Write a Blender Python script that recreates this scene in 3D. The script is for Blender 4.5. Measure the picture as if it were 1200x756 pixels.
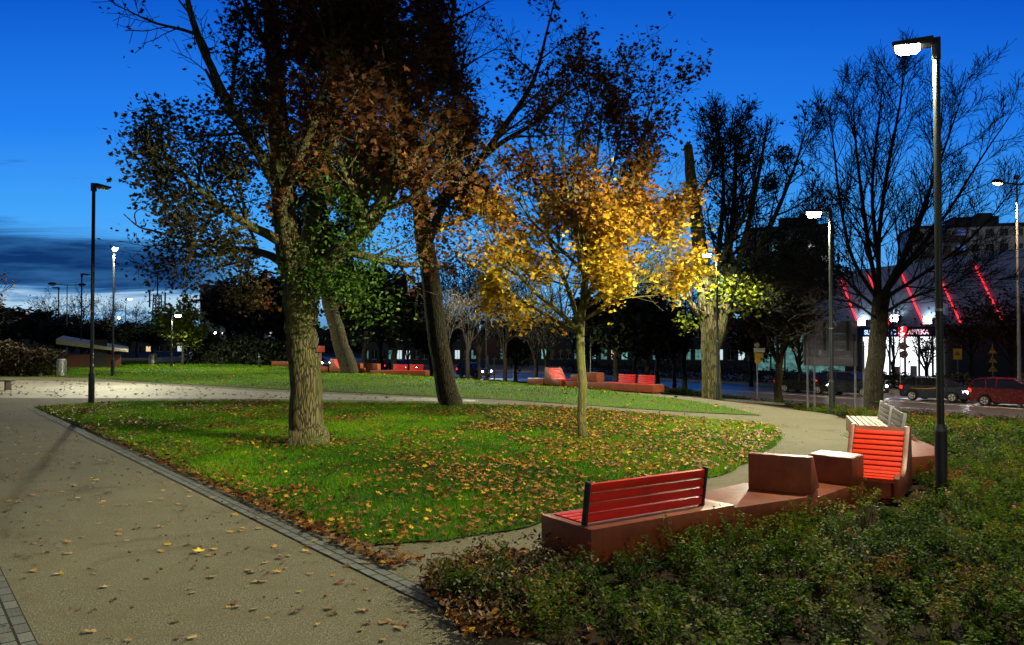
import bpy, bmesh, math, random
import numpy as np
from mathutils import Vector, Matrix, noise as mnoise

for o in list(bpy.data.objects):
    bpy.data.objects.remove(o)
SC = bpy.context.scene
COL = SC.collection
R = math.radians
RNG = random.Random(7)
NR = np.random.default_rng(11)

# ------------------------------------------------------------------ camera
CAM_H, FPX, HORIZ = 2.0, 933.0, 398.0
PITCH = math.atan((HORIZ - 378.0) / FPX)
cam_data = bpy.data.cameras.new('camera')
cam_data.sensor_width = 36.0
cam_data.lens = FPX / 1200.0 * 36.0
cam_data.clip_start, cam_data.clip_end = 0.1, 6000.0
cam = bpy.data.objects.new('camera', cam_data)
COL.objects.link(cam)
cam.location = (0, 0, CAM_H)
cam.rotation_euler = (math.pi / 2 + PITCH, 0, 0)
SC.camera = cam

# ------------------------------------------------------------------ exposure and sampling
SC.view_settings.view_transform = 'Standard'
SC.view_settings.look = 'None'
SC.view_settings.exposure = 0.0
SC.view_settings.gamma = 1.0
SC.cycles.use_denoising = True
SC.cycles.max_bounces = 5
SC.cycles.diffuse_bounces = 2
SC.cycles.glossy_bounces = 2
SC.cycles.transmission_bounces = 2
SC.cycles.sample_clamp_indirect = 4.0
SC.cycles.sample_clamp_direct = 60.0


# ------------------------------------------------------------------ node helpers
class NT:
    def __init__(s, tree):
        s.t = tree; s.n = tree.nodes; s.l = tree.links
    def add(s, typ, **kw):
        n = s.n.new(typ)
        for k, v in kw.items():
            setattr(n, k, v)
        return n
    def link(s, a, b): s.l.new(a, b)
    def val(s, sock, v):
        if hasattr(v, 'is_output'): s.l.new(v, sock)
        else: sock.default_value = v
    def math(s, op, a, b=0.0, c=None, clamp=False):
        n = s.add('ShaderNodeMath', operation=op); n.use_clamp = clamp
        s.val(n.inputs[0], a); s.val(n.inputs[1], b)
        if c is not None: s.val(n.inputs[2], c)
        return n.outputs[0]
    def smooth(s, x, a, b):
        n = s.add('ShaderNodeMapRange'); n.interpolation_type = 'SMOOTHSTEP'
        s.val(n.inputs[0], x); n.inputs[1].default_value = a; n.inputs[2].default_value = b
        n.inputs[3].default_value = 0.0; n.inputs[4].default_value = 1.0
        return n.outputs[0]
    def mix(s, f, a, b, blend='MIX'):
        n = s.add('ShaderNodeMix'); n.data_type = 'RGBA'; n.blend_type = blend
        s.val(n.inputs[0], f)
        for sock, v in ((n.inputs[6], a), (n.inputs[7], b)):
            if hasattr(v, 'is_output'): s.l.new(v, sock)
            else: sock.default_value = (v[0], v[1], v[2], 1)
        return n.outputs[2]
    def ramp(s, x, stops, interp='LINEAR'):
        n = s.add('ShaderNodeValToRGB'); n.color_ramp.interpolation = interp
        s.val(n.inputs[0], x)
        e = n.color_ramp.elements
        while len(e) < len(stops): e.new(0.5)
        for el, (p, c) in zip(e, stops):
            el.position = p; el.color = (c[0], c[1], c[2], 1)
        return n.outputs[0]
    def noise(s, vec, scale, detail=4, rough=0.55, dist=0.0):
        n = s.add('ShaderNodeTexNoise')
        if vec is not None: s.l.new(vec, n.inputs['Vector'])
        n.inputs['Scale'].default_value = scale; n.inputs['Detail'].default_value = detail
        n.inputs['Roughness'].default_value = rough; n.inputs['Distortion'].default_value = dist
        return n.outputs[0]
    def mapping(s, vec, scale=(1, 1, 1), loc=(0, 0, 0), rot=(0, 0, 0)):
        n = s.add('ShaderNodeMapping'); s.l.new(vec, n.inputs[0])
        n.inputs['Scale'].default_value = scale; n.inputs['Location'].default_value = loc
        n.inputs['Rotation'].default_value = rot
        return n.outputs[0]


# ------------------------------------------------------------------ dusk sky
world = bpy.data.worlds.new('World')
SC.world = world
world.use_nodes = True
W = NT(world.node_tree)
W.n.clear()
tc = W.add('ShaderNodeTexCoord').outputs['Generated']
sep = W.add('ShaderNodeSeparateXYZ'); W.link(tc, sep.inputs[0])
X, Y, Z = sep.outputs
nish = W.add('ShaderNodeTexSky', sky_type='NISHITA')
nish.sun_disc = False
nish.sun_elevation = R(-4.0)
nish.sun_rotation = R(-42.0)
# how far a direction looks away from the place where the sun went down (az -40 deg)
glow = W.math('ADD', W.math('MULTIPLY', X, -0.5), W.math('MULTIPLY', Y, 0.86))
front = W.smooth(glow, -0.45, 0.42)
Yc = W.math('MAXIMUM', Y, 0.08)
U = W.math('DIVIDE', X, Yc)
V = W.math('DIVIDE', Z, Yc)
el = W.math('DIVIDE', V, 0.6, clamp=True)
grad = W.ramp(el, [(0.0, (0.24, 0.56, 0.93)), (0.12, (0.115, 0.46, 0.95)), (0.27, (0.052, 0.365, 0.95)),
                   (0.45, (0.016, 0.220, 0.88)), (0.71, (0.0035, 0.108, 0.64)), (0.9, (0.001, 0.012, 0.10))])
side = W.smooth(U, 1.1, -0.25)
grad = W.mix(W.math('MULTIPLY', W.math('SUBTRACT', 1.0, side), 0.22), grad, (0.002, 0.060, 0.48))
# streaky clouds low in the afterglow
uv = W.add('ShaderNodeCombineXYZ'); W.link(U, uv.inputs[0]); W.link(V, uv.inputs[1])
wob = W.noise(W.mapping(uv.outputs[0], (4.0, 46.0, 1)), 1.0, 7, 0.68, 0.7)
Vw = W.math('ADD', V, W.math('MULTIPLY', W.math('SUBTRACT', wob, 0.5), 0.085))
band = W.math('MULTIPLY', W.smooth(Vw, 0.044, 0.074), W.smooth(W.math('ADD', Vw, W.math('MULTIPLY', U, 0.13)), 0.078, 0.040))
band = W.math('MULTIPLY', band, W.smooth(U, -0.30, -0.43))
low = W.math('MULTIPLY', W.smooth(Vw, 0.036, 0.022), W.smooth(U, 0.1, -0.30))
strip = W.math('MULTIPLY', W.math('MULTIPLY', W.smooth(Vw, 0.028, 0.040), W.smooth(Vw, 0.064, 0.050)), W.smooth(U, -0.05, -0.4))
wis = W.noise(W.mapping(uv.outputs[0], (6.0, 55.0, 1), (3.1, 1.2, 0)), 1.0, 4, 0.6)
wisp = W.math('MULTIPLY', W.math('MULTIPLY', W.smooth(wis, 0.60, 0.72), W.smooth(V, 0.14, 0.17)), W.math('MULTIPLY', W.smooth(V, 0.27, 0.22), W.smooth(U, -0.35, -0.52)))
skyc = W.mix(strip, grad, (0.46, 0.68, 0.88))
skyc = W.mix(W.math('MULTIPLY', band, W.math('ADD', 0.55, W.math('MULTIPLY', wis, 0.75), None, True)), skyc, (0.0016, 0.034, 0.150))
skyc = W.mix(W.math('MULTIPLY', low, 0.45), skyc, (0.004, 0.036, 0.145))
skyc = W.mix(W.math('MULTIPLY', wisp, 0.65), skyc, (0.012, 0.10, 0.36))
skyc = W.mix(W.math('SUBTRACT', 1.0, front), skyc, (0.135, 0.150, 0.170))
below = W.smooth(Z, -0.002, -0.03)
skyc = W.mix(below, skyc, (0.004, 0.006, 0.008))
nadd = W.mix(0.012, skyc, nish.outputs[0], 'ADD')
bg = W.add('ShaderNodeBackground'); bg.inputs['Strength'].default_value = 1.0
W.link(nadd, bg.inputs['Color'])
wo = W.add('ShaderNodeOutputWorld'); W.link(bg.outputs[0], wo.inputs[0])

# ------------------------------------------------------------------ pixel of the photograph -> point of the place
def ray(px, py):
    dx, dz = (px - 600.0) / FPX, -(py - 378.0) / FPX
    c, s = math.cos(PITCH), math.sin(PITCH)
    return Vector((dx, c - s * dz, s + c * dz))
ROAD_Z = -1.9
def sstep(t): t = min(1, max(0, t)); return t * t * (3 - 2 * t)
def S(x, y): return 0.8 * x + 0.6 * y            # distance towards the road
def terr(x, y):
    s0 = 19.5 - 5.0 * sstep((x - 6.0) / 6.0)
    return ROAD_Z * sstep((S(x, y) - s0) / (41.0 - s0))
def G(px, py, dz=0.0):
    d = ray(px, py)
    t, prev = 1.0, None
    while t < 700:
        p = d * t
        f = CAM_H + p.z - terr(p.x, p.y) - dz
        if f < 0:
            a, b = prev, t
            for _ in range(30):
                m = (a + b) / 2; p = d * m
                if CAM_H + p.z - terr(p.x, p.y) - dz < 0: b = m
                else: a = m
            p = d * b
            return Vector((p.x, p.y, terr(p.x, p.y)))
        prev = t; t *= 1.01
    p = d * 700
    return Vector((p.x, p.y, terr(p.x, p.y)))
def D(px, py, depth):
    d = ray(px, py); t = depth / d.y
    return Vector((d.x * t, depth, CAM_H + d.z * t))
def PZ(px, py, z):
    d = ray(px, py); t = (z - CAM_H) / d.z
    return Vector((d.x * t, d.y * t, z))
def PLN(px, py, s):                               # on the vertical plane S = s
    d = ray(px, py); t = s / (0.8 * d.x + 0.6 * d.y)
    return Vector((d.x * t, d.y * t, CAM_H + d.z * t))

# ------------------------------------------------------------------ objects
def tag(o, label=None, cat=None, group=None, kind=None):
    if label: o['label'] = label
    if cat: o['category'] = cat
    if group: o['group'] = group
    if kind: o['kind'] = kind
    return o
def link(name, me, mats, parent=None, loc=None):
    for m in (mats if isinstance(mats, (list, tuple)) else [mats]): me.materials.append(m)
    o = bpy.data.objects.new(name, me); COL.objects.link(o)
    if parent: o.parent = parent
    if loc is not None: o.location = loc
    return o
def thing(name, label, cat, loc=(0, 0, 0), rz=0.0, group=None):
    o = bpy.data.objects.new(name, None); COL.objects.link(o)
    o.empty_display_size = 0.2
    o.location = loc; o.rotation_euler = (0, 0, rz)
    return tag(o, label, cat, group)
def dup(root, label, loc=None, rz=None, scale=None, group=None):
    def cp(o, par):
        c = o.copy(); COL.objects.link(c)
        if par: c.parent = par
        for ch in [x for x in ALLCH.get(o, [])]: cp(ch, c)
        return c
    build_children()
    r = cp(root, None)
    if label: r['label'] = label
    if loc is not None: r.location = loc
    if rz is not None: r.rotation_euler = (0, 0, rz)
    if scale is not None: r.scale = scale if hasattr(scale, '__len__') else (scale,) * 3
    if group: r['group'] = group
    return r
ALLCH = {}
def build_children():
    ALLCH.clear()
    for o in COL.objects:
        if o.parent: ALLCH.setdefault(o.parent, []).append(o)

class MB:
    def __init__(s): s.v = []; s.f = []; s.m = []
    def add(s, vs, fs, mi=0):
        b = len(s.v); s.v += [tuple(v) for v in vs]
        s.f += [tuple(b + i for i in f) for f in fs]; s.m += [mi] * len(fs)
    def box(s, lo, hi, mi=0, M=None):
        x0, y0, z0 = lo; x1, y1, z1 = hi
        vs = [Vector(p) for p in ((x0, y0, z0), (x1, y0, z0), (x1, y1, z0), (x0, y1, z0), (x0, y0, z1), (x1, y0, z1), (x1, y1, z1), (x0, y1, z1))]
        if M: vs = [M @ v for v in vs]
        s.add(vs, [(0, 3, 2, 1), (4, 5, 6, 7), (0, 1, 5, 4), (1, 2, 6, 5), (2, 3, 7, 6), (3, 0, 4, 7)], mi)
    def prism(s, poly, z0, z1, mi=0, M=None):
        n = len(poly)
        a = sum(poly[i][0] * poly[(i + 1) % n][1] - poly[(i + 1) % n][0] * poly[i][1] for i in range(n))
        if a < 0: poly = poly[::-1]
        vs = [Vector((p[0], p[1], z0)) for p in poly] + [Vector((p[0], p[1], z1)) for p in poly]
        if M: vs = [M @ v for v in vs]
        s.add(vs, [tuple(range(n))[::-1], tuple(range(n, 2 * n))] + [(i, (i + 1) % n, n + (i + 1) % n, n + i) for i in range(n)], mi)
    def tube(s, pts, rad, k=8, mi=0, caps=True):
        pts = [Vector(p) for p in pts]; n = len(pts)
        if not hasattr(rad, '__len__'): rad = [rad] * n
        vs, ref = [], None
        for i, p in enumerate(pts):
            t = (pts[min(i + 1, n - 1)] - pts[max(i - 1, 0)]).normalized()
            if ref is None: ref = Vector((1, 0, 0)) if abs(t.x) < 0.9 else Vector((0, 1, 0))
            u = (ref - t * ref.dot(t)).normalized(); ref = u; w = t.cross(u)
            for j in range(k):
                a = 2 * math.pi * j / k
                vs.append(p + (u * math.cos(a) + w * math.sin(a)) * rad[i])
        fs = [(i * k + j, i * k + (j + 1) % k, (i + 1) * k + (j + 1) % k, (i + 1) * k + j) for i in range(n - 1) for j in range(k)]
        if caps: fs += [tuple(range(k))[::-1], tuple(range((n - 1) * k, n * k))]
        s.add(vs, fs, mi)
    def cyl(s, c, r, z0, z1, k=16, mi=0, r1=None):
        s.tube([(c[0], c[1], z0), (c[0], c[1], z1)], [r, r if r1 is None else r1], k, mi)
    def disc(s, c, r, axis, th, k=20, mi=0):
        a = Vector(axis).normalized() * th / 2; c = Vector(c)
        s.tube([c - a, c + a], r, k, mi)
    def build(s, name, mats, parent=None, loc=None, bevel=0.0, smooth=False, seg=2):
        me = bpy.data.meshes.new(name); me.from_pydata(s.v, [], s.f)
        me.polygons.foreach_set('material_index', s.m)
        if bevel > 0:
            bm = bmesh.new(); bm.from_mesh(me)
            bmesh.ops.remove_doubles(bm, verts=bm.verts, dist=1e-5)
            es = [e for e in bm.edges if len(e.link_faces) == 2 and e.calc_face_angle() > R(25)]
            bmesh.ops.bevel(bm, geom=es, offset=bevel, segments=seg, profile=0.6, affect='EDGES', clamp_overlap=True)
            bm.to_mesh(me); bm.free()
        me.update()
        o = link(name, me, mats, parent, loc)
        if smooth or bevel > 0: shade(me)
        return o
def shade(me, ang=40):
    me.polygons.foreach_set('use_smooth', [True] * len(me.polygons))
    try: me.set_sharp_from_angle(angle=R(ang))
    except Exception: pass

# ------------------------------------------------------------------ materials
MATS = {}
def mat(name, base, rough=0.7, metal=0.0, spec=0.5, var=0.25, scale=6.0, bump=0.0, bscale=40.0, emit=None, estr=0.0, fn=None):
    """principled material with mottled colour and bump"""
    if name in MATS: return MATS[name]
    m = bpy.data.materials.new(name); m.use_nodes = True
    T = NT(m.node_tree)
    b = T.n['Principled BSDF']
    co = T.add('ShaderNodeTexCoord').outputs['Object']
    if fn: colour = fn(T, co)
    else:
        nz = T.noise(co, scale, 5, 0.6)
        lo = [c * (1 - var) for c in base]; hi = [min(1, c * (1 + var)) for c in base]
        colour = T.ramp(nz, [(0.3, lo), (0.7, hi)])
    T.link(colour, b.inputs['Base Color'])
    rn = T.noise(co, scale * 1.7, 3)
    T.link(T.math('ADD', T.math('MULTIPLY', rn, 0.25), rough - 0.125), b.inputs['Roughness'])
    b.inputs['Metallic'].default_value = metal
    b.inputs['Specular IOR Level'].default_value = spec
    if bump > 0:
        bp = T.add('ShaderNodeBump'); bp.inputs['Strength'].default_value = bump; bp.inputs['Distance'].default_value = 0.02
        T.link(T.noise(co, bscale, 5, 0.65), bp.inputs['Height']); T.link(bp.outputs[0], b.inputs['Normal'])
    if emit:
        b.inputs['Emission Color'].default_value = (*emit, 1); b.inputs['Emission Strength'].default_value = estr
    MATS[name] = m
    return m

def leaf_mat(name, stops, trans=0.35, rough=0.6, spec=0.3):
    """leaf colours picked by the per-leaf tint attribute"""
    m = bpy.data.materials.new(name); m.use_nodes = True
    T = NT(m.node_tree); T.n.clear()
    at = T.add('ShaderNodeAttribute'); at.attribute_name = 'tint'
    c = T.ramp(at.outputs['Fac'], stops)
    df = T.add('ShaderNodeBsdfPrincipled'); df.inputs['Roughness'].default_value = rough
    df.inputs['Specular IOR Level'].default_value = spec
    T.link(c, df.inputs['Base Color'])
    tl = T.add('ShaderNodeBsdfTranslucent'); T.link(c, tl.inputs[0])
    mx = T.add('ShaderNodeMixShader'); mx.inputs[0].default_value = trans
    T.link(df.outputs[0], mx.inputs[1]); T.link(tl.outputs[0], mx.inputs[2])
    out = T.add('ShaderNodeOutputMaterial'); T.link(mx.outputs[0], out.inputs[0])
    return m

def bark_mat(name, dark, light, moss=None, sx=16, sz=2.4, bump=0.9):
    m = bpy.data.materials.new(name); m.use_nodes = True
    T = NT(m.node_tree); b = T.n['Principled BSDF']
    co = T.add('ShaderNodeTexCoord').outputs['Object']
    mp = T.mapping(co, (sx, sx, sz))
    n1 = T.noise(mp, 1.0, 6, 0.65, 0.8)
    v = T.add('ShaderNodeTexVoronoi'); v.feature = 'DISTANCE_TO_EDGE'
    wv = T.add('ShaderNodeVectorMath', operation='ADD'); T.link(mp, wv.inputs[0])
    nz3 = T.add('ShaderNodeTexNoise'); T.link(mp, nz3.inputs['Vector']); nz3.inputs['Scale'].default_value = 0.7
    T.link(nz3.outputs['Color'], wv.inputs[1])
    T.link(wv.outputs[0], v.inputs['Vector']); v.inputs['Scale'].default_value = 1.0
    ridge = T.smooth(v.outputs['Distance'], 0.0, 0.22)
    h = T.math('ADD', T.math('MULTIPLY', ridge, 0.75), T.math('MULTIPLY', n1, 0.5))
    c = T.mix(T.smooth(h, 0.25, 1.05), dark, light)
    if moss:
        c = T.mix(T.math('MULTIPLY', T.smooth(T.noise(co, 2.2, 4), 0.45, 0.62), 0.7), c, moss)
    T.link(c, b.inputs['Base Color']); b.inputs['Roughness'].default_value = 0.85
    b.inputs['Specular IOR Level'].default_value = 0.2
    bp = T.add('ShaderNodeBump'); bp.inputs['Strength'].default_value = bump; bp.inputs['Distance'].default_value = 0.05
    T.link(h, bp.inputs['Height']); T.link(bp.outputs[0], b.inputs['Normal'])
    return m

def emis(name, colour, strength, fn=None):
    m = bpy.data.materials.new(name); m.use_nodes = True
    T = NT(m.node_tree); T.n.clear()
    e = T.add('ShaderNodeEmission'); e.inputs[1].default_value = strength
    if fn: T.link(fn(T), e.inputs[0])
    else: e.inputs[0].default_value = (*colour, 1)
    o = T.add('ShaderNodeOutputMaterial'); T.link(e.outputs[0], o.inputs[0])
    return m

def f_sand(T, co):
    a = T.noise(co, 0.35, 4, 0.6); g = T.noise(co, 75.0, 4, 0.8); mid = T.noise(co, 3.0, 5, 0.65)
    c = T.ramp(g, [(0.32, (0.032, 0.028, 0.015)), (0.5, (0.115, 0.104, 0.066)), (0.68, (0.30, 0.28, 0.195))])
    c = T.mix(T.math('MULTIPLY', T.smooth(mid, 0.44, 0.62), 0.6), c, (0.12, 0.103, 0.057))
    c = T.mix(T.math('MULTIPLY', T.smooth(a, 0.5, 0.7), 0.35), c, (0.165, 0.150, 0.095))
    st = T.noise(co, 0.8, 7, 0.72, 0.6); c = T.mix(T.math('MULTIPLY', T.smooth(st, 0.54, 0.66), 0.55), c, (0.060, 0.052, 0.032))
    pb = T.add('ShaderNodeTexVoronoi'); T.link(co, pb.inputs['Vector']); pb.inputs['Scale'].default_value = 28.0
    return T.mix(T.math('MULTIPLY', T.smooth(pb.outputs['Distance'], 0.16, 0.08), 0.55), c, (0.40, 0.37, 0.27))
def f_grass(T, co):
    a = T.noise(co, 0.9, 5, 0.65); g = T.noise(co, 60.0, 4, 0.7)
    c = T.ramp(g, [(0.3, (0.006, 0.022, 0.002)), (0.55, (0.022, 0.080, 0.004)), (0.75, (0.05, 0.135, 0.008))])
    return T.mix(T.math('MULTIPLY', T.smooth(a, 0.45, 0.65), 0.4), c, (0.040, 0.034, 0.010))
def f_farlawn(T, co):
    a = T.noise(co, 0.45, 5, 0.7); g = T.noise(co, 22.0, 4, 0.75)
    c = T.ramp(g, [(0.3, (0.014, 0.034, 0.004)), (0.5, (0.045, 0.115, 0.006)), (0.7, (0.085, 0.150, 0.010))])
    return T.mix(T.math('MULTIPLY', T.smooth(a, 0.42, 0.62), 0.6), c, (0.085, 0.062, 0.014))
def f_soil(T, co):
    g = T.noise(co, 34.0, 6, 0.75); a = T.noise(co, 2.0, 4)
    c = T.ramp(g, [(0.3, (0.008, 0.005, 0.003)), (0.55, (0.026, 0.016, 0.008)), (0.75, (0.065, 0.042, 0.020))])
    return T.mix(T.smooth(a, 0.5, 0.7), c, (0.016, 0.018, 0.006))
def f_asphalt(T, co):
    g = T.noise(co, 70.0, 3, 0.7); a = T.noise(co, 0.5, 4)
    c = T.ramp(g, [(0.3, (0.045, 0.047, 0.052)), (0.7, (0.105, 0.107, 0.113))])
    return T.mix(T.math('MULTIPLY', T.smooth(a, 0.45, 0.6), 0.4), c, (0.075, 0.074, 0.074))
def brick_fn(c1, c2, mortar, w, h, ms=0.02, off=0.5, dirt=(0.05, 0.045, 0.03)):
    def fn(T, co):
        br = T.add('ShaderNodeTexBrick'); T.link(co, br.inputs['Vector']); br.offset = off
        for k, v in (('Color1', c1), ('Color2', c2), ('Mortar', mortar)): br.inputs[k].default_value = (*v, 1)
        br.inputs['Scale'].default_value = 1.0; br.inputs['Mortar Size'].default_value = ms
        br.inputs['Brick Width'].default_value = w; br.inputs['Row Height'].default_value = h
        n = T.noise(co, 4.0, 5, 0.7)
        return T.mix(T.math('MULTIPLY', T.smooth(n, 0.45, 0.7), 0.45), br.outputs[0], dirt)
    return fn
def f_corten(T, co):
    n = T.noise(co, 3.5, 6, 0.7); s = T.noise(T.mapping(co, (14, 14, 1.2)), 1.0, 4, 0.6); g = T.noise(co, 90, 3, 0.7)
    c = T.ramp(n, [(0.28, (0.085, 0.017, 0.005)), (0.5, (0.150, 0.030, 0.007)), (0.72, (0.215, 0.050, 0.013))])
    c = T.mix(T.math('MULTIPLY', T.smooth(s, 0.5, 0.72), 0.35), c, (0.085, 0.022, 0.012))
    return T.mix(T.math('MULTIPLY', T.smooth(g, 0.55, 0.75), 0.3), c, (0.34, 0.13, 0.06))
def wood_fn(a, b):
    def fn(T, co):
        n = T.noise(T.mapping(co, (2.0, 30, 30)), 1.0, 5, 0.6, 0.6)
        c = T.ramp(n, [(0.3, a), (0.7, b)])
        return T.mix(T.math('MULTIPLY', T.smooth(T.noise(co, 5, 4), 0.55, 0.75), 0.35), c, [x * 0.45 for x in a])
    return fn

M_sand = mat('sand_gravel', None, 0.9, spec=0.15, bump=0.55, bscale=120, fn=f_sand)
M_turf = mat('turf', None, 0.95, spec=0.1, bump=0.8, bscale=50, fn=f_grass)
M_farlawn = mat('mown_grass', None, 0.95, spec=0.1, bump=1.0, bscale=18, fn=f_farlawn)
M_soil = mat('leafy_soil', None, 0.95, spec=0.1, bump=1.0, bscale=30, fn=f_soil)
M_asph = mat('damp_asphalt', None, 0.40, spec=0.45, bump=0.25, bscale=60, fn=f_asphalt)
M_slab = mat('concrete_slabs', None, 0.72, spec=0.3, bump=0.2, bscale=50, fn=brick_fn((0.27, 0.255, 0.19), (0.23, 0.215, 0.155), (0.12, 0.11, 0.08), 1.2, 0.8, 0.02))
M_sett = mat('granite_setts', None, 0.85, spec=0.1, bump=0.5, bscale=60, fn=brick_fn((0.14, 0.148, 0.14), (0.095, 0.102, 0.098), (0.016, 0.013, 0.008), 0.205, 0.10, 0.009, 0.35))
M_kerb = mat('concrete_kerb', (0.22, 0.22, 0.20), 0.8, bump=0.3)
M_paint = mat('road_paint', (0.62, 0.62, 0.60), 0.6, var=0.35, scale=9)
M_corten = mat('rust_red_concrete', None, 0.46, spec=0.5, bump=0.12, bscale=70, fn=f_corten)
M_redslat = mat('red_stained_slat', None, 0.42, spec=0.5, bump=0.1, bscale=60, fn=wood_fn((0.40, 0.008, 0.008), (0.60, 0.018, 0.012)))
M_orslat = mat('orange_stained_slat', None, 0.62, spec=0.15, bump=0.1, fn=wood_fn((0.50, 0.022, 0.004), (0.64, 0.036, 0.006)))
M_palewood = mat('greyed_wood_slat', None, 0.6, spec=0.4, bump=0.2, fn=wood_fn((0.055, 0.032, 0.023), (0.10, 0.066, 0.050)))
M_dsteel = mat('dark_steel', (0.014, 0.018, 0.020), 0.55, spec=0.25, var=0.2, bump=0.05)
M_gsteel = mat('galvanised_steel', (0.20, 0.20, 0.22), 0.5, metal=0.4, bump=0.05)
M_bsteel = mat('brushed_steel', (0.55, 0.54, 0.52), 0.3, metal=0.9, bump=0.08, bscale=90)
M_black = mat('black_plastic', (0.012, 0.012, 0.013), 0.5)
M_sticker = mat('paper_sticker', (0.55, 0.56, 0.55), 0.7)
M_lens = emis('lit_lamp_lens', (1.0, 0.97, 0.82), 70.0)
M_lens_far = emis('lit_far_lamp_lens', (0.95, 0.98, 1.0), 28.0)
M_lens_warm = emis('lit_sodium_lens', (1.0, 0.55, 0.12), 22.0)
M_lens_off = mat('unlit_lens', (0.3, 0.3, 0.3), 0.2)

def sheet(name, poly, dz, m, kind='structure', step=1.0, parent=None):
    """flat outline laid over the terrain, cut along the terrain's own grid"""
    bm = bmesh.new()
    vs = [bm.verts.new((p[0], p[1], 0)) for p in poly]
    f = bm.faces.new(vs)
    f.normal_update()
    if f.normal.z < 0: f.normal_flip()
    bmesh.ops.triangulate(bm, faces=bm.faces[:])
    xs = [p[0] for p in poly]; ys = [p[1] for p in poly]
    hilly = max(S(p[0], p[1]) for p in poly) > 14
    if hilly:
        for ax, (a, b) in (((1, 0, 0), (min(xs), max(xs))), ((0, 1, 0), (min(ys), max(ys)))):
            k = math.ceil(a / step) * step
            while k < b:
                bmesh.ops.bisect_plane(bm, geom=bm.verts[:] + bm.edges[:] + bm.faces[:], plane_co=Vector(ax) * k, plane_no=ax)
                k += step
    for v in bm.verts: v.co.z = terr(v.co.x, v.co.y) + dz
    me = bpy.data.meshes.new(name); bm.to_mesh(me); bm.free()
    o = link(name, me, m, parent)
    if kind: o['kind'] = kind
    return o
def GP(*pp): return [tuple(G(*p)[:2]) for p in pp]

# ------------------------------------------------------------------ the ground
def axis(lo, hi, n0, n1):
    out, v = [], lo
    while v < hi:
        out.append(v)
        v += 1.0 if n0 <= v < n1 else (4.0 if n0 - 60 <= v < n1 + 60 else 60.0)
    return out + [hi]
gx, gy = axis(-1600, 1600, -30, 60), axis(-80, 2600, 0, 96)
mb = MB()
mb.v = [(x, y, terr(x, y)) for y in gy for x in gx]
nx = len(gx)
mb.f = [(j * nx + i, j * nx + i + 1, (j + 1) * nx + i + 1, (j + 1) * nx + i) for j in range(len(gy) - 1) for i in range(nx - 1)]
mb.m = [0] * len(mb.f)
o = mb.build('ground', M_soil, smooth=True); o['kind'] = 'structure'

LAWN = GP((40, 478), (150, 524.5), (300, 587.5), (430, 642), (520, 636), (620, 620), (700, 594), (790, 574), (860, 553), (905, 525), (916, 512), (905, 500), (870, 496), (780, 488), (640, 478), (500, 474), (300, 471), (150, 472))
def ragged(poly, amp, step=.22):
    out = []
    for i in range(len(poly)):
        a, b = Vector(poly[i]), Vector(poly[(i + 1) % len(poly)]); L = (b - a).length; k = max(1, int(L / step)); nn = Vector((-(b - a).y, (b - a).x)) / max(L, 1e-6)
        for j in range(k):
            p = a.lerp(b, j / k); out.append(tuple(p + nn * amp * (mnoise.noise(Vector((p.x * 2.2, p.y * 2.2, 3))) + .6 * mnoise.noise(Vector((p.x * 7, p.y * 7, 9))))))
    return out
LAWN = ragged(LAWN, .09)
far_edge = GP((-500, 434), (0, 437), (120, 441))
SAND = GP((-900, 441), (0, 433), (200, 440), (330, 436), (505, 439.5), (560, 444), (640, 449), (720, 455.5), (800, 462.5), (870, 471), (930, 479), (985, 490), (1030, 500)) + [(7.0, 11.0), (4.6, 6.0), (3.0, 0.4), (-60, 0.4)]
LAWN2 = GP((893, 488), (800, 483.5), (600, 469.5), (450, 462.5), (300, 455.5), (200, 450), (100, 443), (-300, 439), (-300, 428), (0, 426), (170, 423.5), (380, 424), (420, 432), (505, 440.5), (560, 446), (640, 452), (720, 460), (800, 469), (850, 478))
PLAZA = GP((-900, 446), (0, 446), (130, 448), (300, 458.5), (450, 465), (560, 469.5), (560, 471.5), (300, 468), (0, 467), (-900, 468))
sheet('sand_path', SAND, 0.012, M_sand)
sheet('lawn', LAWN, 0.030, M_turf)
sheet('far_lawn', LAWN2, 0.030, M_farlawn)
sheet('paved_walk', PLAZA, 0.018, M_slab)
EDGE_DIR = (Vector((-0.75, 6.39, 0)) - Vector((-14.0, 23.3, 0))).normalized()
EDGE_N = Vector((-EDGE_DIR.y, EDGE_DIR.x, 0))
def strip(name, start, length, width, dz, m):
    mb = MB(); mb.add([(0, 0, 0), (length, 0, 0), (length, width, 0), (0, width, 0)], [(0, 1, 2, 3)])
    o = mb.build(name, m, loc=(start[0], start[1], dz)); o.rotation_euler = (0, 0, math.atan2(EDGE_DIR.y, EDGE_DIR.x))
    o['kind'] = 'structure'; return o
p0 = G(38, 478)
p0s = p0 - EDGE_N * .16
strip('sett_edging', (p0s.x, p0s.y), 22.5, 0.20, 0.021, M_sett)
p1 = G(0, 650) - EDGE_DIR * 18 - EDGE_N * .25
strip('sett_edging', (p1.x, p1.y), 24.0, 0.20, 0.021, M_sett)
q0 = p1 + EDGE_N * -0.02
side_lawn = [tuple((p1 + EDGE_DIR * t + EDGE_N * n)[:2]) for t, n in ((0, -0.02), (24, -0.02), (24, -14), (0, -14))]
sheet('side_lawn', side_lawn, 0.028, M_soil)
E1 = G(496, 692)
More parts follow.
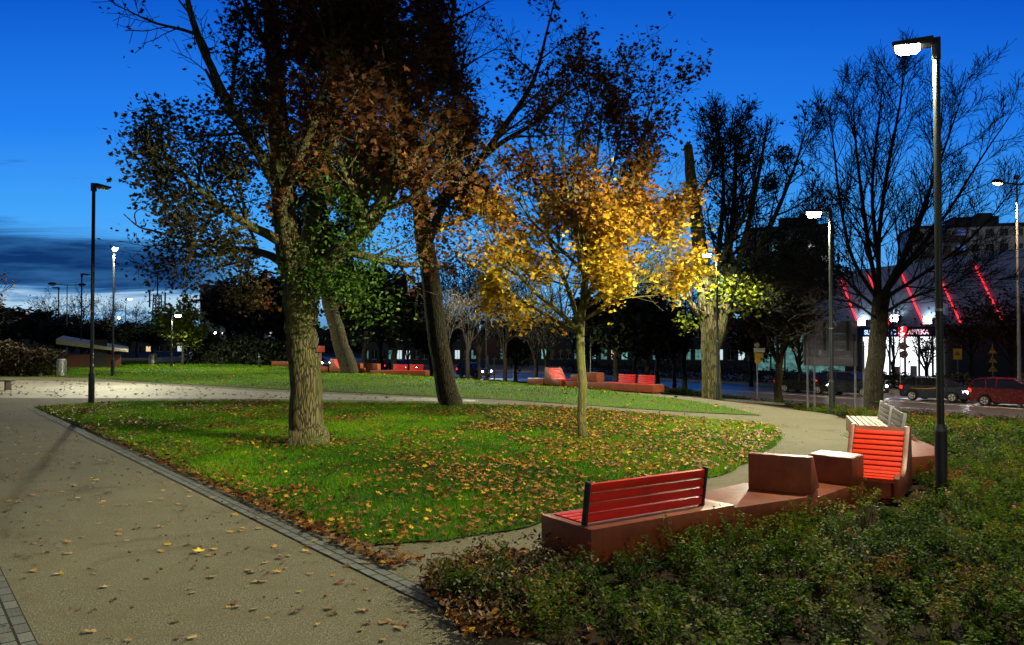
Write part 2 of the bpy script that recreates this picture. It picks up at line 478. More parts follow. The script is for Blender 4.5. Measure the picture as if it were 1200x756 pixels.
BED = [tuple(E1[:2]), tuple((E1 + EDGE_DIR * 1.2)[:2]), tuple((E1 + EDGE_DIR * 2.6 + EDGE_N * 0.15)[:2]), (0.6, 3.4), (2.0, 1.0), (9, 1.0), (26, 6), (40, 12)] + \
      [(40, 16.2), (21.3, 41.0), (12.6, 52.6)] + \
      GP((700, 447), (790, 457), (850, 466), (930, 477), (985, 488), (1000, 500)) + [(5.9, 13.0), (4.9, 11.3), (4.1, 9.9), (2.9, 8.8), (1.9, 7.75), (0.80, 6.95), (0.45, 7.0), tuple(G(600, 645)[:2]), tuple(G(545, 660)[:2])]
sheet('planting_bed', BED, 0.024, M_soil)

# road, kerbs and markings: straight along (-0.6, 0.8)
RU, RN = Vector((-0.6, 0.8, 0)), Vector((0.8, 0.6, 0))
def road_strip(name, s0, s1, dz, m, t0=-90, t1=520, kind='structure'):
    pts = [RN * s0 + RU * t0, RN * s1 + RU * t0, RN * s1 + RU * t1, RN * s0 + RU * t1]
    mb = MB(); mb.add([(p.x, p.y, ROAD_Z + dz) for p in pts], [(0, 1, 2, 3)])
    o = mb.build(name, m)
    if kind: o['kind'] = kind
    return o
road_strip('road', 41.6, 58.0, 0.012, M_asph)
road_strip('pavement', 58.3, 72.5, 0.13, mat('concrete_paving', None, 0.8, fn=brick_fn((0.20, 0.19, 0.18), (0.16, 0.155, 0.15), (0.06, 0.06, 0.055), 0.5, 0.5, 0.015)))
for s in (41.3, 58.0):
    mb = MB(); a = math.atan2(RU.y, RU.x)
    Mx = Matrix.Translation(RN * s) @ Matrix.Rotation(a, 4, 'Z')
    mb.box((-90, -0.15, ROAD_Z - 0.05), (520, 0.15, ROAD_Z + 0.14), 0, Mx)
    o = mb.build('kerb', M_kerb); o['kind'] = 'structure'
mb = MB()
def mark(mb, s0, s1, t0, t1):
    mb.add([(p.x, p.y, ROAD_Z + 0.018) for p in (RN * s0 + RU * t0, RN * s1 + RU * t0, RN * s1 + RU * t1, RN * s0 + RU * t1)], [(0, 1, 2, 3)])
t = -60
while t < 200:
    mark(mb, 45.3, 45.45, t, t + 4); mark(mb, 53.6, 53.75, t + 2, t + 6); t += 8
mark(mb, 49.4, 49.55, -60, 300); mark(mb, 49.75, 49.9, -60, 300)
mark(mb, 42.0, 42.15, -60, 300); mark(mb, 57.4, 57.55, -60, 300)
o = mb.build('road_marking', M_paint); o['kind'] = 'structure'

# ------------------------------------------------------------------ numpy scatter meshes
def raw_mesh(name, V, F, k, mats, parent=None, tint=None, smooth=False):
    """V (n,3) float, F (m,k) int: every face has k corners; tint: one float per face"""
    me = bpy.data.meshes.new(name)
    V = np.asarray(V, np.float32); F = np.asarray(F, np.int32)
    me.vertices.add(len(V)); me.vertices.foreach_set('co', V.ravel())
    me.loops.add(F.size); me.loops.foreach_set('vertex_index', F.ravel())
    me.polygons.add(len(F)); me.polygons.foreach_set('loop_start', np.arange(0, F.size, k, dtype=np.int32))
    if tint is not None:
        at = me.attributes.new('tint', 'FLOAT', 'FACE'); at.data.foreach_set('value', np.asarray(tint, np.float32))
    if smooth: me.polygons.foreach_set('use_smooth', [True] * len(F))
    me.update(calc_edges=True)
    return link(name, me, mats, parent)
def frames(n, tilt, rng=NR):
    """random rotation matrices (n,3,3): spin about z, then tilt up to `tilt` about a level axis"""
    a = rng.uniform(0, 2 * np.pi, n); b = rng.uniform(-1, 1, n) * tilt; c = rng.uniform(0, 2 * np.pi, n)
    def Rz(t):
        M = np.zeros((n, 3, 3)); M[:, 0, 0] = np.cos(t); M[:, 0, 1] = -np.sin(t); M[:, 1, 0] = np.sin(t); M[:, 1, 1] = np.cos(t); M[:, 2, 2] = 1; return M
    def Rx(t):
        M = np.zeros((n, 3, 3)); M[:, 0, 0] = 1; M[:, 1, 1] = np.cos(t); M[:, 1, 2] = -np.sin(t); M[:, 2, 1] = np.sin(t); M[:, 2, 2] = np.cos(t); return M
    return Rz(a) @ Rx(b) @ Rz(c)
def lobed():
    """a five-lobed maple leaf outline, slightly cupped"""
    pts = [(0, -0.5), (0.10, -0.28), (0.42, -0.34), (0.30, -0.08), (0.52, 0.14), (0.20, 0.16), (0.0, 0.55), (-0.20, 0.16), (-0.52, 0.14), (-0.30, -0.08), (-0.42, -0.34), (-0.10, -0.28)]
    return np.array([(x, y, 0.22 * (x * x)) for x, y in pts])
def oval():
    return np.array([(0, -0.5, 0), (0.24, -0.1, 0.05), (0.18, 0.25, 0.05), (0, 0.52, 0), (-0.18, 0.25, 0.05), (-0.24, -0.1, 0.05)])
RH4 = np.array([(0, -0.5, 0), (0.27, 0.02, 0.05), (0, 0.52, 0), (-0.27, 0.02, 0.05)])
def rough6():
    return np.array([(0, -0.5, 0), (0.38, -0.28, 0.08), (0.22, 0.05, 0.03), (0.36, 0.3, 0.06), (0, 0.5, 0), (-0.36, 0.22, 0.07), (-0.2, 0.0, 0.02), (-0.4, -0.3, 0.05)])
LOB, OVAL, RGH = lobed(), oval(), rough6()
def leaves(name, P, size, tint, m, parent=None, shape=RGH, tilt=1.4, droop=0.0, curl=0.0):
    n = len(P); k = len(shape)
    size = np.broadcast_to(size, (n,)) * NR.uniform(0.65, 1.25, n)
    T = np.repeat(shape[None], n, 0) * size[:, None, None]
    if curl: T[:, :, 2] += curl * NR.uniform(0.2, 1.6, (n, 1)) * np.abs(T[:, :, 1]) * 1.2
    Rm = frames(n, tilt)
    Vt = np.einsum('nij,nkj->nki', Rm, T) + np.asarray(P)[:, None, :]
    F = np.arange(n * k).reshape(n, k)
    return raw_mesh(name, Vt.reshape(-1, 3), F, k, m, parent, tint)
def inside(P, poly):
    x, y = P[:, 0], P[:, 1]; r = np.zeros(len(P), bool); n = len(poly)
    for i in range(n):
        (x0, y0), (x1, y1) = poly[i], poly[(i + 1) % n]
        c = ((y0 > y) != (y1 > y)); xi = (x1 - x0) * (y - y0) / (y1 - y0 + 1e-12) + x0
        r ^= c & (x < xi)
    return r
def scatter(poly, n):
    a = np.array(poly); lo, hi = a.min(0), a.max(0)
    P = NR.uniform(lo, hi, (n, 2)); return P[inside(P, poly)]
def vnoise(P, sc, seed=0.0):
    return np.array([mnoise.noise(Vector((x * sc + seed, y * sc - seed, seed))) for x, y in P])
def inview(P, m=1.12):
    return (P[:, 1] > 2.5) & (np.abs(P[:, 0]) < P[:, 1] * 0.643 * m + 0.6)
def terr_np(P):
    u = np.clip((P[:, 0] - 6.0) / 6.0, 0, 1); s0 = 19.5 - 5.0 * u * u * (3 - 2 * u)
    s = np.clip((0.8 * P[:, 0] + 0.6 * P[:, 1] - s0) / (41.0 - s0), 0, 1); return ROAD_Z * s * s * (3 - 2 * s)

# grass blades
M_blade = leaf_mat('grass_blade', [(0.0, (0.022, 0.062, 0.002)), (0.5, (0.072, 0.205, 0.003)), (0.85, (0.150, 0.300, 0.005)), (1.0, (0.18, 0.24, 0.015))], 0.35, 0.6, 0.1)
def blades(name, poly, n, h, w, z0):
    P = scatter(poly, n); P = P[inview(P)]
    clump = vnoise(P[:: max(1, len(P) // 200000)], 1.1, 3.0) if False else np.sin(P[:, 0] * 2.1 + np.sin(P[:, 1] * 1.7) * 1.5) * np.sin(P[:, 1] * 1.9 + np.sin(P[:, 0] * 1.3) * 2)
    P = P + NR.normal(0, .035, P.shape); n = len(P); hh = h * NR.uniform(0.5, 1.35, n) * (1 + 0.25 * clump)
    a = NR.uniform(0, 2 * np.pi, n); ln = NR.uniform(0.1, 0.9, n) * hh; b = NR.uniform(0, 2 * np.pi, n)
    d = np.stack([np.cos(a), np.sin(a)], 1) * (w * (1 + P[:, 1:2] * 0.045) / 2)
    z = terr_np(P) + z0
    V = np.zeros((n, 3, 3)); V[:, 0, :2] = P - d; V[:, 1, :2] = P + d; V[:, :2, 2] = z[:, None]
    V[:, 2, :2] = P + np.stack([np.cos(b), np.sin(b)], 1) * ln[:, None]; V[:, 2, 2] = z + hh
    t = np.clip(0.42 + 0.22 * clump + NR.normal(0, 0.2, n) + 0.3 * np.sin(P[:, 0] * .7 + 1.3 * np.sin(P[:, 1] * .45)) * np.sin(P[:, 1] * .55 + .8), 0, 1)
    return raw_mesh(name, V.reshape(-1, 3), np.arange(3 * n).reshape(n, 3), 3, M_blade, None, t)
o = blades('grass', LAWN, 620000, 0.050, 0.007, 0.028)
tag(o, 'short bright green grass covering the lamp-lit lawn among the paths', 'grass', kind='stuff')
o = blades('grass', [p for p in LAWN2], 520000, 0.055, 0.012, 0.028)
tag(o, 'mown grass on the far lawn strip beyond the paved walk', 'grass', kind='stuff')
o = blades('grass', side_lawn, 50000, 0.05, 0.008, 0.026)
tag(o, 'dark grass in the corner left of the near sett edging', 'grass', kind='stuff')

# fallen leaves
base_t1 = tuple(G(362, 521)[:2])
M_litter = leaf_mat('fallen_leaf', [(0.0, (0.045, 0.020, 0.008)), (0.3, (0.13, 0.055, 0.016)), (0.55, (0.26, 0.115, 0.022)), (0.8, (0.42, 0.23, 0.018)), (1.0, (0.60, 0.40, 0.02))], 0.15, 0.6, 0.12)
def litter(name, label, P, size, tint, dz=0.03, up=0.03, tilt=0.55, shape=LOB):
    P3 = np.column_stack([P, terr_np(P) + dz + NR.uniform(0.004, up, len(P))])
    o = leaves(name, P3, size, np.clip(tint, 0, 1), M_litter, None, shape, tilt, curl=0.5)
    return tag(o, label, 'fallen leaves', kind='stuff')
P = scatter(LAWN, 100000); P = P[inview(P)]
den = 0.36 + 0.75 * vnoise(P, 0.55, 1.7) + 0.7 * vnoise(P, 1.9, 8.2) + np.clip((P[:, 0] + 1.5) * 0.13, -0.16, 0.35)
P = P[NR.uniform(0, 1, len(P)) < np.clip(den, 0.02, 1.0) * 0.62]
litter('fallen_leaves', 'yellow and brown fallen leaves scattered thickly over the near lawn', P, 0.076, 0.47 + NR.normal(0, 0.25, len(P)), 0.045, 0.045)
P = np.array([base_t1]) + NR.normal(0, .55, (500, 2)); litter('fallen_leaves', 'brown leaves gathered round the foot of the big ridged trunk', P, 0.07, 0.22 + NR.normal(0, 0.18, len(P)), 0.04, 0.03, 0.6)
P = scatter(LAWN, 14000); P = P[inview(P)]; P = P[NR.uniform(0, 1, len(P)) < .55 + .6 * vnoise(P, 1.3, 3.1)]
litter('fallen_leaves', 'small brown leaf bits lying deep between the blades of the near lawn', P, 0.05, 0.32 + NR.normal(0, 0.25, len(P)), 0.04, 0.035, 0.8, RGH)
P = scatter(LAWN2, 60000); P = P[inview(P)]
den = 0.15 + 0.6 * vnoise(P, 0.25, 4.4) + np.exp(-((P[:, 0] + 6) / 7.0) ** 2) * 0.35 + np.exp(-((P[:, 0] - 5) / 4.0) ** 2) * 0.3
P = P[NR.uniform(0, 1, len(P)) < np.clip(den, 0.02, 1.0) * 0.30]
litter('fallen_leaves', 'yellow and brown fallen leaves on the far lawn strip', P, 0.13, 0.55 + NR.normal(0, 0.25, len(P)), 0.06, 0.05)
# along the lawn edge and at the bed's tip the leaves drift together
t = NR.uniform(0, 21, 2600); n = NR.exponential(0.13, 2600) - .10
keep = NR.uniform(0, 1, 2600) < 0.25 + 0.75 * (t / 21) ** 1.5
P = np.array([(p0 + EDGE_DIR * a + EDGE_N * (0.30 + b))[:2] for a, b in zip(t[keep], n[keep] - 0.12)])
litter('fallen_leaves', 'brown leaves drifted along the edge of the lawn beside the setts', P, 0.078, 0.28 + NR.normal(0, 0.22, len(P)), 0.024, 0.04)
P = scatter(GP((60, 478), (440, 646), (640, 640), (640, 655), (490, 690), (470, 740), (-600, 900), (-300, 520)), 7000)
P = np.vstack([P, scatter(GP((700, 600), (880, 560), (990, 535), (985, 500), (900, 490), (918, 515), (880, 552)), 700)])
P = P[inview(P)]; P = P[(vnoise(P, 0.8, 5.1) + NR.uniform(-0.4, 0.4, len(P))) > 0.12]
litter('fallen_leaves', 'small curled leaves and bits strewn over the sandy paths', P, 0.034, 0.22 + NR.normal(0, 0.2, len(P)), 0.013, 0.008, 0.4, RGH)
P = scatter(PLAZA, 5000); P = P[inview(P)]; P = P[vnoise(P, 0.6, 2.1) > -0.05]
litter('fallen_leaves', 'leaves lying on the pale paved walk', P[:1500], 0.11, 0.35 + NR.normal(0, 0.25, len(P[:1500])), 0.02, 0.02)
BEDTIP = GP((490, 690), (560, 652), (650, 655), (700, 690), (620, 756), (545, 756))
P = scatter(BEDTIP, 2600)
litter('fallen_leaves', 'dense brown leaf litter under the tip of the planting bed', P, 0.065, 0.28 + NR.normal(0, 0.24, len(P)), 0.03, 0.06, 0.8, RGH)
P = scatter(BED, 60000); P = P[inview(P) & (P[:, 1] < 22)]
P = P[(vnoise(P, 0.9, 6.6) + NR.uniform(-0.4, 0.4, len(P))) > -0.12]
litter('fallen_leaves', 'brown and pale leaves lying between the low shrubs of the bed', P, 0.065, 0.24 + NR.normal(0, 0.24, len(P)), 0.028, 0.05, 0.7, RGH)
# the larger single leaves on the near path
lm = {}
for key, shp in (('a', LOB), ('b', RGH), ('c', LOB * np.array([0.8, 1.1, 2.2]))):
    V = shp.copy(); V[:, 2] = V[:, 2] * 1.2 + np.abs(V[:, 1]) * 0.22 * (1 if key != 'b' else 0.3)
    me = bpy.data.meshes.new('fallen_leaf'); me.from_pydata([tuple(v) for v in V], [], [tuple(range(len(V)))]); lm[key] = me
def plain_leaf(name, a, b): return mat(name, None, 0.6, fn=lambda T, co: T.ramp(T.noise(co, 3.0, 4), [(0.3, a), (0.7, b)]))
LEAFM = [plain_leaf('leaf_brown', (0.06, 0.028, 0.010), (0.14, 0.07, 0.02)), plain_leaf('leaf_tan', (0.16, 0.085, 0.025), (0.30, 0.18, 0.05)), plain_leaf('leaf_ochre', (0.30, 0.17, 0.02), (0.44, 0.28, 0.03))]
lmm = {}
for k, me in lm.items():
    for i, m in enumerate(LEAFM):
        c = me.copy(); c.materials.append(m); lmm[k, i] = c
pathpx = GP((30, 500), (420, 650), (480, 690), (520, 756), (80, 756), (0, 640), (0, 500))
PP = scatter(pathpx, 1800)[:270]
kinds = [('brown', 0, 'curled brown'), ('tan', 1, 'pale tan'), ('ochre', 2, 'yellow-brown')]
for i, (x, y) in enumerate(PP):
    _, ci, word = kinds[RNG.choice([0, 0, 1, 1, 2])]
    o = bpy.data.objects.new('fallen_leaf', lmm[RNG.choice('abc'), ci]); COL.objects.link(o)
    o.location = (x, y, 0.021); s = RNG.uniform(0.045, 0.10); o.scale = (s, s, s)
    o.rotation_euler = (RNG.uniform(-.2, .2), RNG.uniform(-.2, .2), RNG.uniform(0, 6.3))
    tag(o, word + ' dry leaf lying loose on the sandy foreground path', 'leaf', word + ' leaves on the foreground path')
me = lm['a'].copy(); me.materials.append(plain_leaf('leaf_yellow', (0.60, 0.44, 0.02), (0.72, 0.55, 0.03)))
o = bpy.data.objects.new('fallen_leaf', me); COL.objects.link(o); p = G(233, 650)
o.location = (p.x, p.y, 0.035); o.scale = (0.115,) * 3; o.rotation_euler = (0.12, 0.06, 0.5)
tag(o, 'bright yellow maple leaf lying alone in the middle of the near path', 'leaf')

# ------------------------------------------------------------------ trees
class Grow:
    def __init__(s, seed): s.r = random.Random(seed); s.t = []; s.lp = []; s.ld = []
    def rv(s): return Vector((s.r.gauss(0, 1), s.r.gauss(0, 1), s.r.gauss(0, 1))).normalized()
    def limb(s, pts, rad, lvl, sub=3):
        """an explicit limb through pts, subdivided with a smooth curve"""
        P, Rr = [], []
        n = len(pts)
        for i in range(n - 1):
            a, b = Vector(pts[i]), Vector(pts[i + 1])
            pa = Vector(pts[i - 1]) if i else a * 2 - b
            pb = Vector(pts[i + 2]) if i + 2 < n else b * 2 - a
            for k in range(sub):
                u = k / sub
                P.append(0.5 * ((2 * a) + (b - pa) * u + (2 * pa - 5 * a + 4 * b - pb) * u * u + (3 * a - pa - 3 * b + pb) * u ** 3))
                Rr.append(rad[i] * (1 - u) + rad[i + 1] * u)
        P.append(Vector(pts[-1])); Rr.append(rad[-1])
        P = [p + s.rv() * r * 0.10 if 0 < i else p for i, (p, r) in enumerate(zip(P, Rr))]
        s.t.append((P, Rr, lvl)); return P, Rr
    def branch(s, p, d, L, r, lvl, c):
        seg = max(0.12, L / 6.0); n = max(3, int(round(L / seg)))
        P, Rr = [p.copy()], [r]
        d = d.normalized()
        for i in range(n):
            d = (d + s.rv() * c['wob'] + Vector((0, 0, c['up']))).normalized()
            P.append(P[-1] + d * (L / n)); Rr.append(max(c['rmin'], r * (1 - 0.80 * (i + 1) / n)))
        s.t.append((P, Rr, lvl))
        s.spawn(P, Rr, L, lvl, c)
    def spawn(s, P, Rr, L, lvl, c, t0=None):
        if lvl >= c['leaf']:
            for i in range(1, len(P)):
                s.lp.append(P[i]); s.ld.append(lvl)
        if lvl >= c['max']: return
        k = s.r.gauss(0, 0.4) + c['n'][min(lvl, len(c['n']) - 1)] * (L if c.get('perm', 0) else 1.0)
        n = len(P) - 1; ph = s.r.uniform(0, 6.3)
        for j in range(max(0, int(round(k)))):
            u = (t0 if t0 is not None else c['t0']) ; u = u + (1 - u) * (j + s.r.random()) / max(k, 1); u = min(u, 0.995)
            f = u * n; i = int(f); q = P[i].lerp(P[i + 1], f - i); rr = Rr[i] + (Rr[i + 1] - Rr[i]) * (f - i)
            tn = (P[i + 1] - P[i]).normalized()
            ax = tn.orthogonal().normalized(); ph += 2.4 + s.r.gauss(0, 0.4)
            ax = Matrix.Rotation(ph, 3, tn) @ ax
            an = R(s.r.gauss(c['ang'], 9)); d = tn * math.cos(an) + ax * math.sin(an)
            ll = L * c['ratio'] * (1.15 - 0.55 * u) * s.r.uniform(0.7, 1.2)
            ll = max(c.get('lmin', 0.25), min(ll, c.get('lmax', 99)))
            s.branch(q, d, ll, max(c['rmin'], rr * c['rr']), lvl + 1, c)
def tube_mesh(name, tubes, mats, parent, base):
    """all tubes of one part in one mesh, batched by point count"""
    groups = {}
    for P, Rr, lvl in tubes:
        k = 14 if lvl <= 0 else 9 if lvl == 1 else 5 if lvl == 2 else 3
        groups.setdefault((len(P), k), []).append((P, Rr))
    Vs, Fs, off = [], [], 0
    for (n, k), lst in groups.items():
        A = np.array([[tuple(p) for p in P] for P, _ in lst]) - np.array(base)
        Q = np.array([Rr for _, Rr in lst])
        Tn = np.gradient(A, axis=1); Tn /= np.linalg.norm(Tn, axis=2, keepdims=True) + 1e-9
        ref = np.zeros_like(Tn); ref[..., 0] = 1.0
        alt = np.abs(Tn[:, :1, 0]) > 0.8; ref[np.broadcast_to(alt, ref.shape[:2])] = (0, 1, 0)
        Uu = ref - Tn * (ref * Tn).sum(2, keepdims=True); Uu /= np.linalg.norm(Uu, axis=2, keepdims=True) + 1e-9
        Wv = np.cross(Tn, Uu)
        a = np.arange(k) * 2 * np.pi / k
        ring = A[:, :, None] + (Uu[:, :, None] * np.cos(a)[None, None, :, None] + Wv[:, :, None] * np.sin(a)[None, None, :, None]) * Q[:, :, None, None]
        N = len(lst)
        Vs.append(ring.reshape(-1, 3))
        b = np.arange(N)[:, None, None] * (n * k); i = np.arange(n - 1)[None, :, None] * k; j = np.arange(k)[None, None, :]
        f = np.stack(np.broadcast_arrays(b + i + j, b + i + (j + 1) % k, b + i + k + (j + 1) % k, b + i + k + j), -1).reshape(-1, 4)
        Fs.append(f + off); off += N * n * k
    return raw_mesh(name, np.vstack(Vs), np.vstack(Fs), 4, mats, parent, None, True)
def leafcloud(g, per, spread, keep=1.0, base=(0, 0, 0), test=None):
    P = np.array([tuple(p) for p in g.lp])
    if test is not None: P = P[test(P)]
    if keep < 1: P = P[NR.uniform(0, 1, len(P)) < keep]
    P = np.repeat(P, per, 0); P = P + NR.normal(0, spread, P.shape)
    return P - np.array(base)
def tree(name, label, g, base, bark, twig_from=2, cat='tree', group=None, twigm=None):
    t = thing(name, label, cat, base, group=group)
    tube_mesh('trunk', [x for x in g.t if x[2] < twig_from], bark, t, base)
    tw = [x for x in g.t if x[2] >= twig_from]
    if tw: tube_mesh('branches', tw, twigm or bark, t, base)
    return t

BK_big = bark_mat('ridged_bark', (0.030, 0.022, 0.010), (0.135, 0.112, 0.052), (0.070, 0.085, 0.022), 27, 3.4, 0.7)
BK_dark = bark_mat('dark_bark', (0.014, 0.010, 0.006), (0.060, 0.045, 0.026), (0.034, 0.036, 0.014), 24, 3.2)
BK_black = bark_mat('black_bark', (0.008, 0.006, 0.004), (0.032, 0.025, 0.016), (0.020, 0.022, 0.010), 20, 3)
BK_young = bark_mat('young_green_bark', (0.055, 0.050, 0.016), (0.14, 0.125, 0.042), (0.080, 0.095, 0.022), 40, 5, 0.35)
BK_old = bark_mat('old_grey_bark', (0.035, 0.028, 0.015), (0.15, 0.125, 0.068), (0.075, 0.095, 0.022), 12, 1.8)
BK_twig = mat('dark_twig', (0.009, 0.007, 0.006), 0.8, spec=0.2)
LF_rust = leaf_mat('rusty_leaf', [(0.0, (0.030, 0.012, 0.004)), (0.4, (0.095, 0.034, 0.008)), (0.75, (0.19, 0.070, 0.012)), (1.0, (0.34, 0.15, 0.018))], 0.4)
LF_green = leaf_mat('deep_green_leaf', [(0.0, (0.014, 0.036, 0.004)), (0.6, (0.048, 0.115, 0.010)), (1.0, (0.12, 0.21, 0.018))], 0.35)
LF_gold = leaf_mat('golden_leaf', [(0.0, (0.06, 0.022, 0.005)), (0.3, (0.19, 0.075, 0.009)), (0.55, (0.38, 0.20, 0.014)), (0.8, (0.52, 0.34, 0.022)), (1.0, (0.60, 0.46, 0.04))], 0.45)
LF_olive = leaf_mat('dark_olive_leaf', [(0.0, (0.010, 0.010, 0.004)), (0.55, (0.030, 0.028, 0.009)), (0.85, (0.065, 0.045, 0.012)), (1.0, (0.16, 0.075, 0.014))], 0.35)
LF_umber = leaf_mat('umber_leaf', [(0.0, (0.016, 0.011, 0.004)), (0.6, (0.055, 0.036, 0.011)), (1.0, (0.12, 0.07, 0.016))], 0.3)
LF_lime = leaf_mat('lime_leaf', [(0.0, (0.04, 0.06, 0.008)), (0.5, (0.16, 0.21, 0.02)), (1.0, (0.36, 0.38, 0.04))], 0.45)
LF_dark = leaf_mat('dark_evergreen_leaf', [(0.0, (0.005, 0.008, 0.004)), (1.0, (0.022, 0.030, 0.010))], 0.15)
LF_red = leaf_mat('dark_red_leaf', [(0.0, (0.030, 0.010, 0.006)), (0.6, (0.09, 0.030, 0.012)), (1.0, (0.20, 0.07, 0.02))], 0.3)

# --- the big twin-stemmed tree in the near lawn
d1 = G(362, 523).y; base = G(362, 523)
def q(px, py, dd=0.0): return D(px, py, d1 + dd)
pm = d1 / FPX
g = Grow(21)
flare = [base + Vector((0, 0, -0.1)), base + Vector((0, 0, 0.10)), q(360, 500), q(357, 440), q(353, 385), q(352, 340)]
P0, R0 = g.limb(flare, [30 * pm, 24.5 * pm, 20.5 * pm, 18.0 * pm, 18.5 * pm, 21 * pm], 0, 4)
cfg = dict(wob=0.17, up=0.02, rmin=0.006, leaf=3, max=4, n=[6, 9, 7, 5], t0=0.18, ang=46, ratio=0.50, rr=0.55, lmin=0.3, lmax=2.6)
limbs = [
    ([q(348, 345), q(338, 290, .1), q(330, 220, .2), q(326, 140, .3), q(320, 50, .4), q(312, -70, .5), q(306, -190, .6)], [15, 14, 13.5, 12.5, 10, 7, 3], 7),
    ([q(362, 345), q(395, 298, -.2), q(432, 262, -.5), q(458, 222, -.7), q(478, 190, -.6), q(520, 150, -.3)], [13, 10.5, 9.5, 8, 5.5, 2], 7),
    ([q(332, 232, .2), q(305, 182, -.2), q(272, 130, -.6), q(248, 80, -.8), q(233, 45, -.9), q(222, 10, -1), q(213, -40, -1.1)], [8, 6.5, 5.5, 4.5, 4, 3.2, 2], 3),
    ([q(336, 285, .1), q(300, 268, -.6), q(262, 245, -1.2), q(225, 215, -1.6), q(190, 178, -1.9)], [7, 5, 4, 2.6, 1.2], 6),
    ([q(345, 320, 0), q(318, 300, .8), q(280, 292, 1.5), q(240, 300, 2.1), q(208, 292, 2.4)], [7, 5, 4, 2.6, 1.2], 6),
    ([q(352, 320, 0), q(372, 230, .8), q(392, 140, 1.2), q(405, 40, 1.4), q(412, -80, 1.6)], [10, 8.5, 7, 5.5, 3], 7),
    ([q(450, 235, -.6), q(462, 150, -.4), q(452, 60, -.4), q(445, -60, -.2)], [6, 5, 4, 2], 6),
    ([q(345, 330, 0), q(330, 240, -1.0), q(365, 150, -1.8), q(390, 60, -2.2), q(380, -40, -2.4)], [7, 6, 5, 4, 2], 6),
    ([q(262, 116, -.7), q(228, 28, -.8), q(205, -6, -.6)], [2.2, 1.6, 0.8], 0),
]
for pts, rad, nch in limbs:
    Pl, Rl = g.limb(pts, [x * pm for x in rad], 1, 3)
    L = sum((Pl[i + 1] - Pl[i]).length for i in range(len(Pl) - 1))
    c = dict(cfg); c['n'] = [0, int(nch * 1.5), 8, 5]
    g.spawn(Pl, Rl, min(L, 4.2), 1, c, 0.22)
# the bare twig that reaches out over the walk
Pl, Rl = g.limb([q(300, 283, -.8), q(255, 284, -1.2), q(215, 280, -1.5), q(182, 271, -1.7), q(163, 266, -1.8), q(145, 251, -1.8)], [x * pm for x in (2.2, 1.9, 1.6, 1.2, .9, .5)], 2, 3)
Pl, Rl = g.limb([q(160, 264, -1.8), q(158, 250, -1.8), q(168, 243, -1.8)], [x * pm for x in (.8, .6, .4)], 2, 3)
t1 = tree('tree', 'big tree with a thick ridged trunk on the near lawn, rusty and green leaves', g, base, BK_big)
Pa = leafcloud(g, 6, 0.16, 1.0, base)
pxv = np.array([(600 + p[0] * FPX / p[1]) for p in (Pa + np.array(base))]); pyv = np.array([HORIZ - (p[2] - CAM_H) * FPX / p[1] for p in (Pa + np.array(base))])
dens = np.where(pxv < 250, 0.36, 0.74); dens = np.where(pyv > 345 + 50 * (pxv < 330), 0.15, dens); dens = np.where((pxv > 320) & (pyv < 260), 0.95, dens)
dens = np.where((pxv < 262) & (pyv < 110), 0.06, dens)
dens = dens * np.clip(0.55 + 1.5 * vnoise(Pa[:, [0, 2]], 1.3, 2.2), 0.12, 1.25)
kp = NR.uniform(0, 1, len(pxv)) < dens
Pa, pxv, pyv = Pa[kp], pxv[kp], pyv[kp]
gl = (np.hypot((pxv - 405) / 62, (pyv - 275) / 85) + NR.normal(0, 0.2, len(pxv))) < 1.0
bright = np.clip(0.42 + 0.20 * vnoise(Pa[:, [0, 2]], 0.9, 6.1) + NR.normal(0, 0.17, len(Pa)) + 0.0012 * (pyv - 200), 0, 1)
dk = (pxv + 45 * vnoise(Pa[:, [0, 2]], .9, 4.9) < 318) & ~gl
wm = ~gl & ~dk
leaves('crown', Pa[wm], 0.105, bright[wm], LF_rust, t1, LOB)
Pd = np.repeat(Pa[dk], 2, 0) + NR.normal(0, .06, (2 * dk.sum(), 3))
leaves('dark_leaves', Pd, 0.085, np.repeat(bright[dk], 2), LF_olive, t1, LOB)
# ivy-like green growth round the forks
Pg = Pa[gl]
extra = []
for cx, cy, dd, n, sx, sz in ((408, 262, -.9, 1700, .55, .65), (420, 340, -.6, 1900, .55, .42), (385, 215, .2, 900, .45, .8), (368, 320, -.5, 1000, .45, .4)):
    c = np.array(q(cx, cy, dd)) - np.array(base); u = NR.normal(0, 1, (n, 3)) * np.array([sx, sx, sz]) * 0.72
    extra.append(c + u)
Pg = np.vstack([Pg] + extra); Pg = Pg[vnoise(Pg[:, [0, 2]], 1.8, 9.0) + NR.uniform(-.3, .3, len(Pg)) > -0.22]
leaves('ivy', Pg, 0.085, np.clip(0.5 + NR.normal(0, 0.25, len(Pg)), 0, 1), LF_green, t1, OVAL)
Pn = len(Pa)

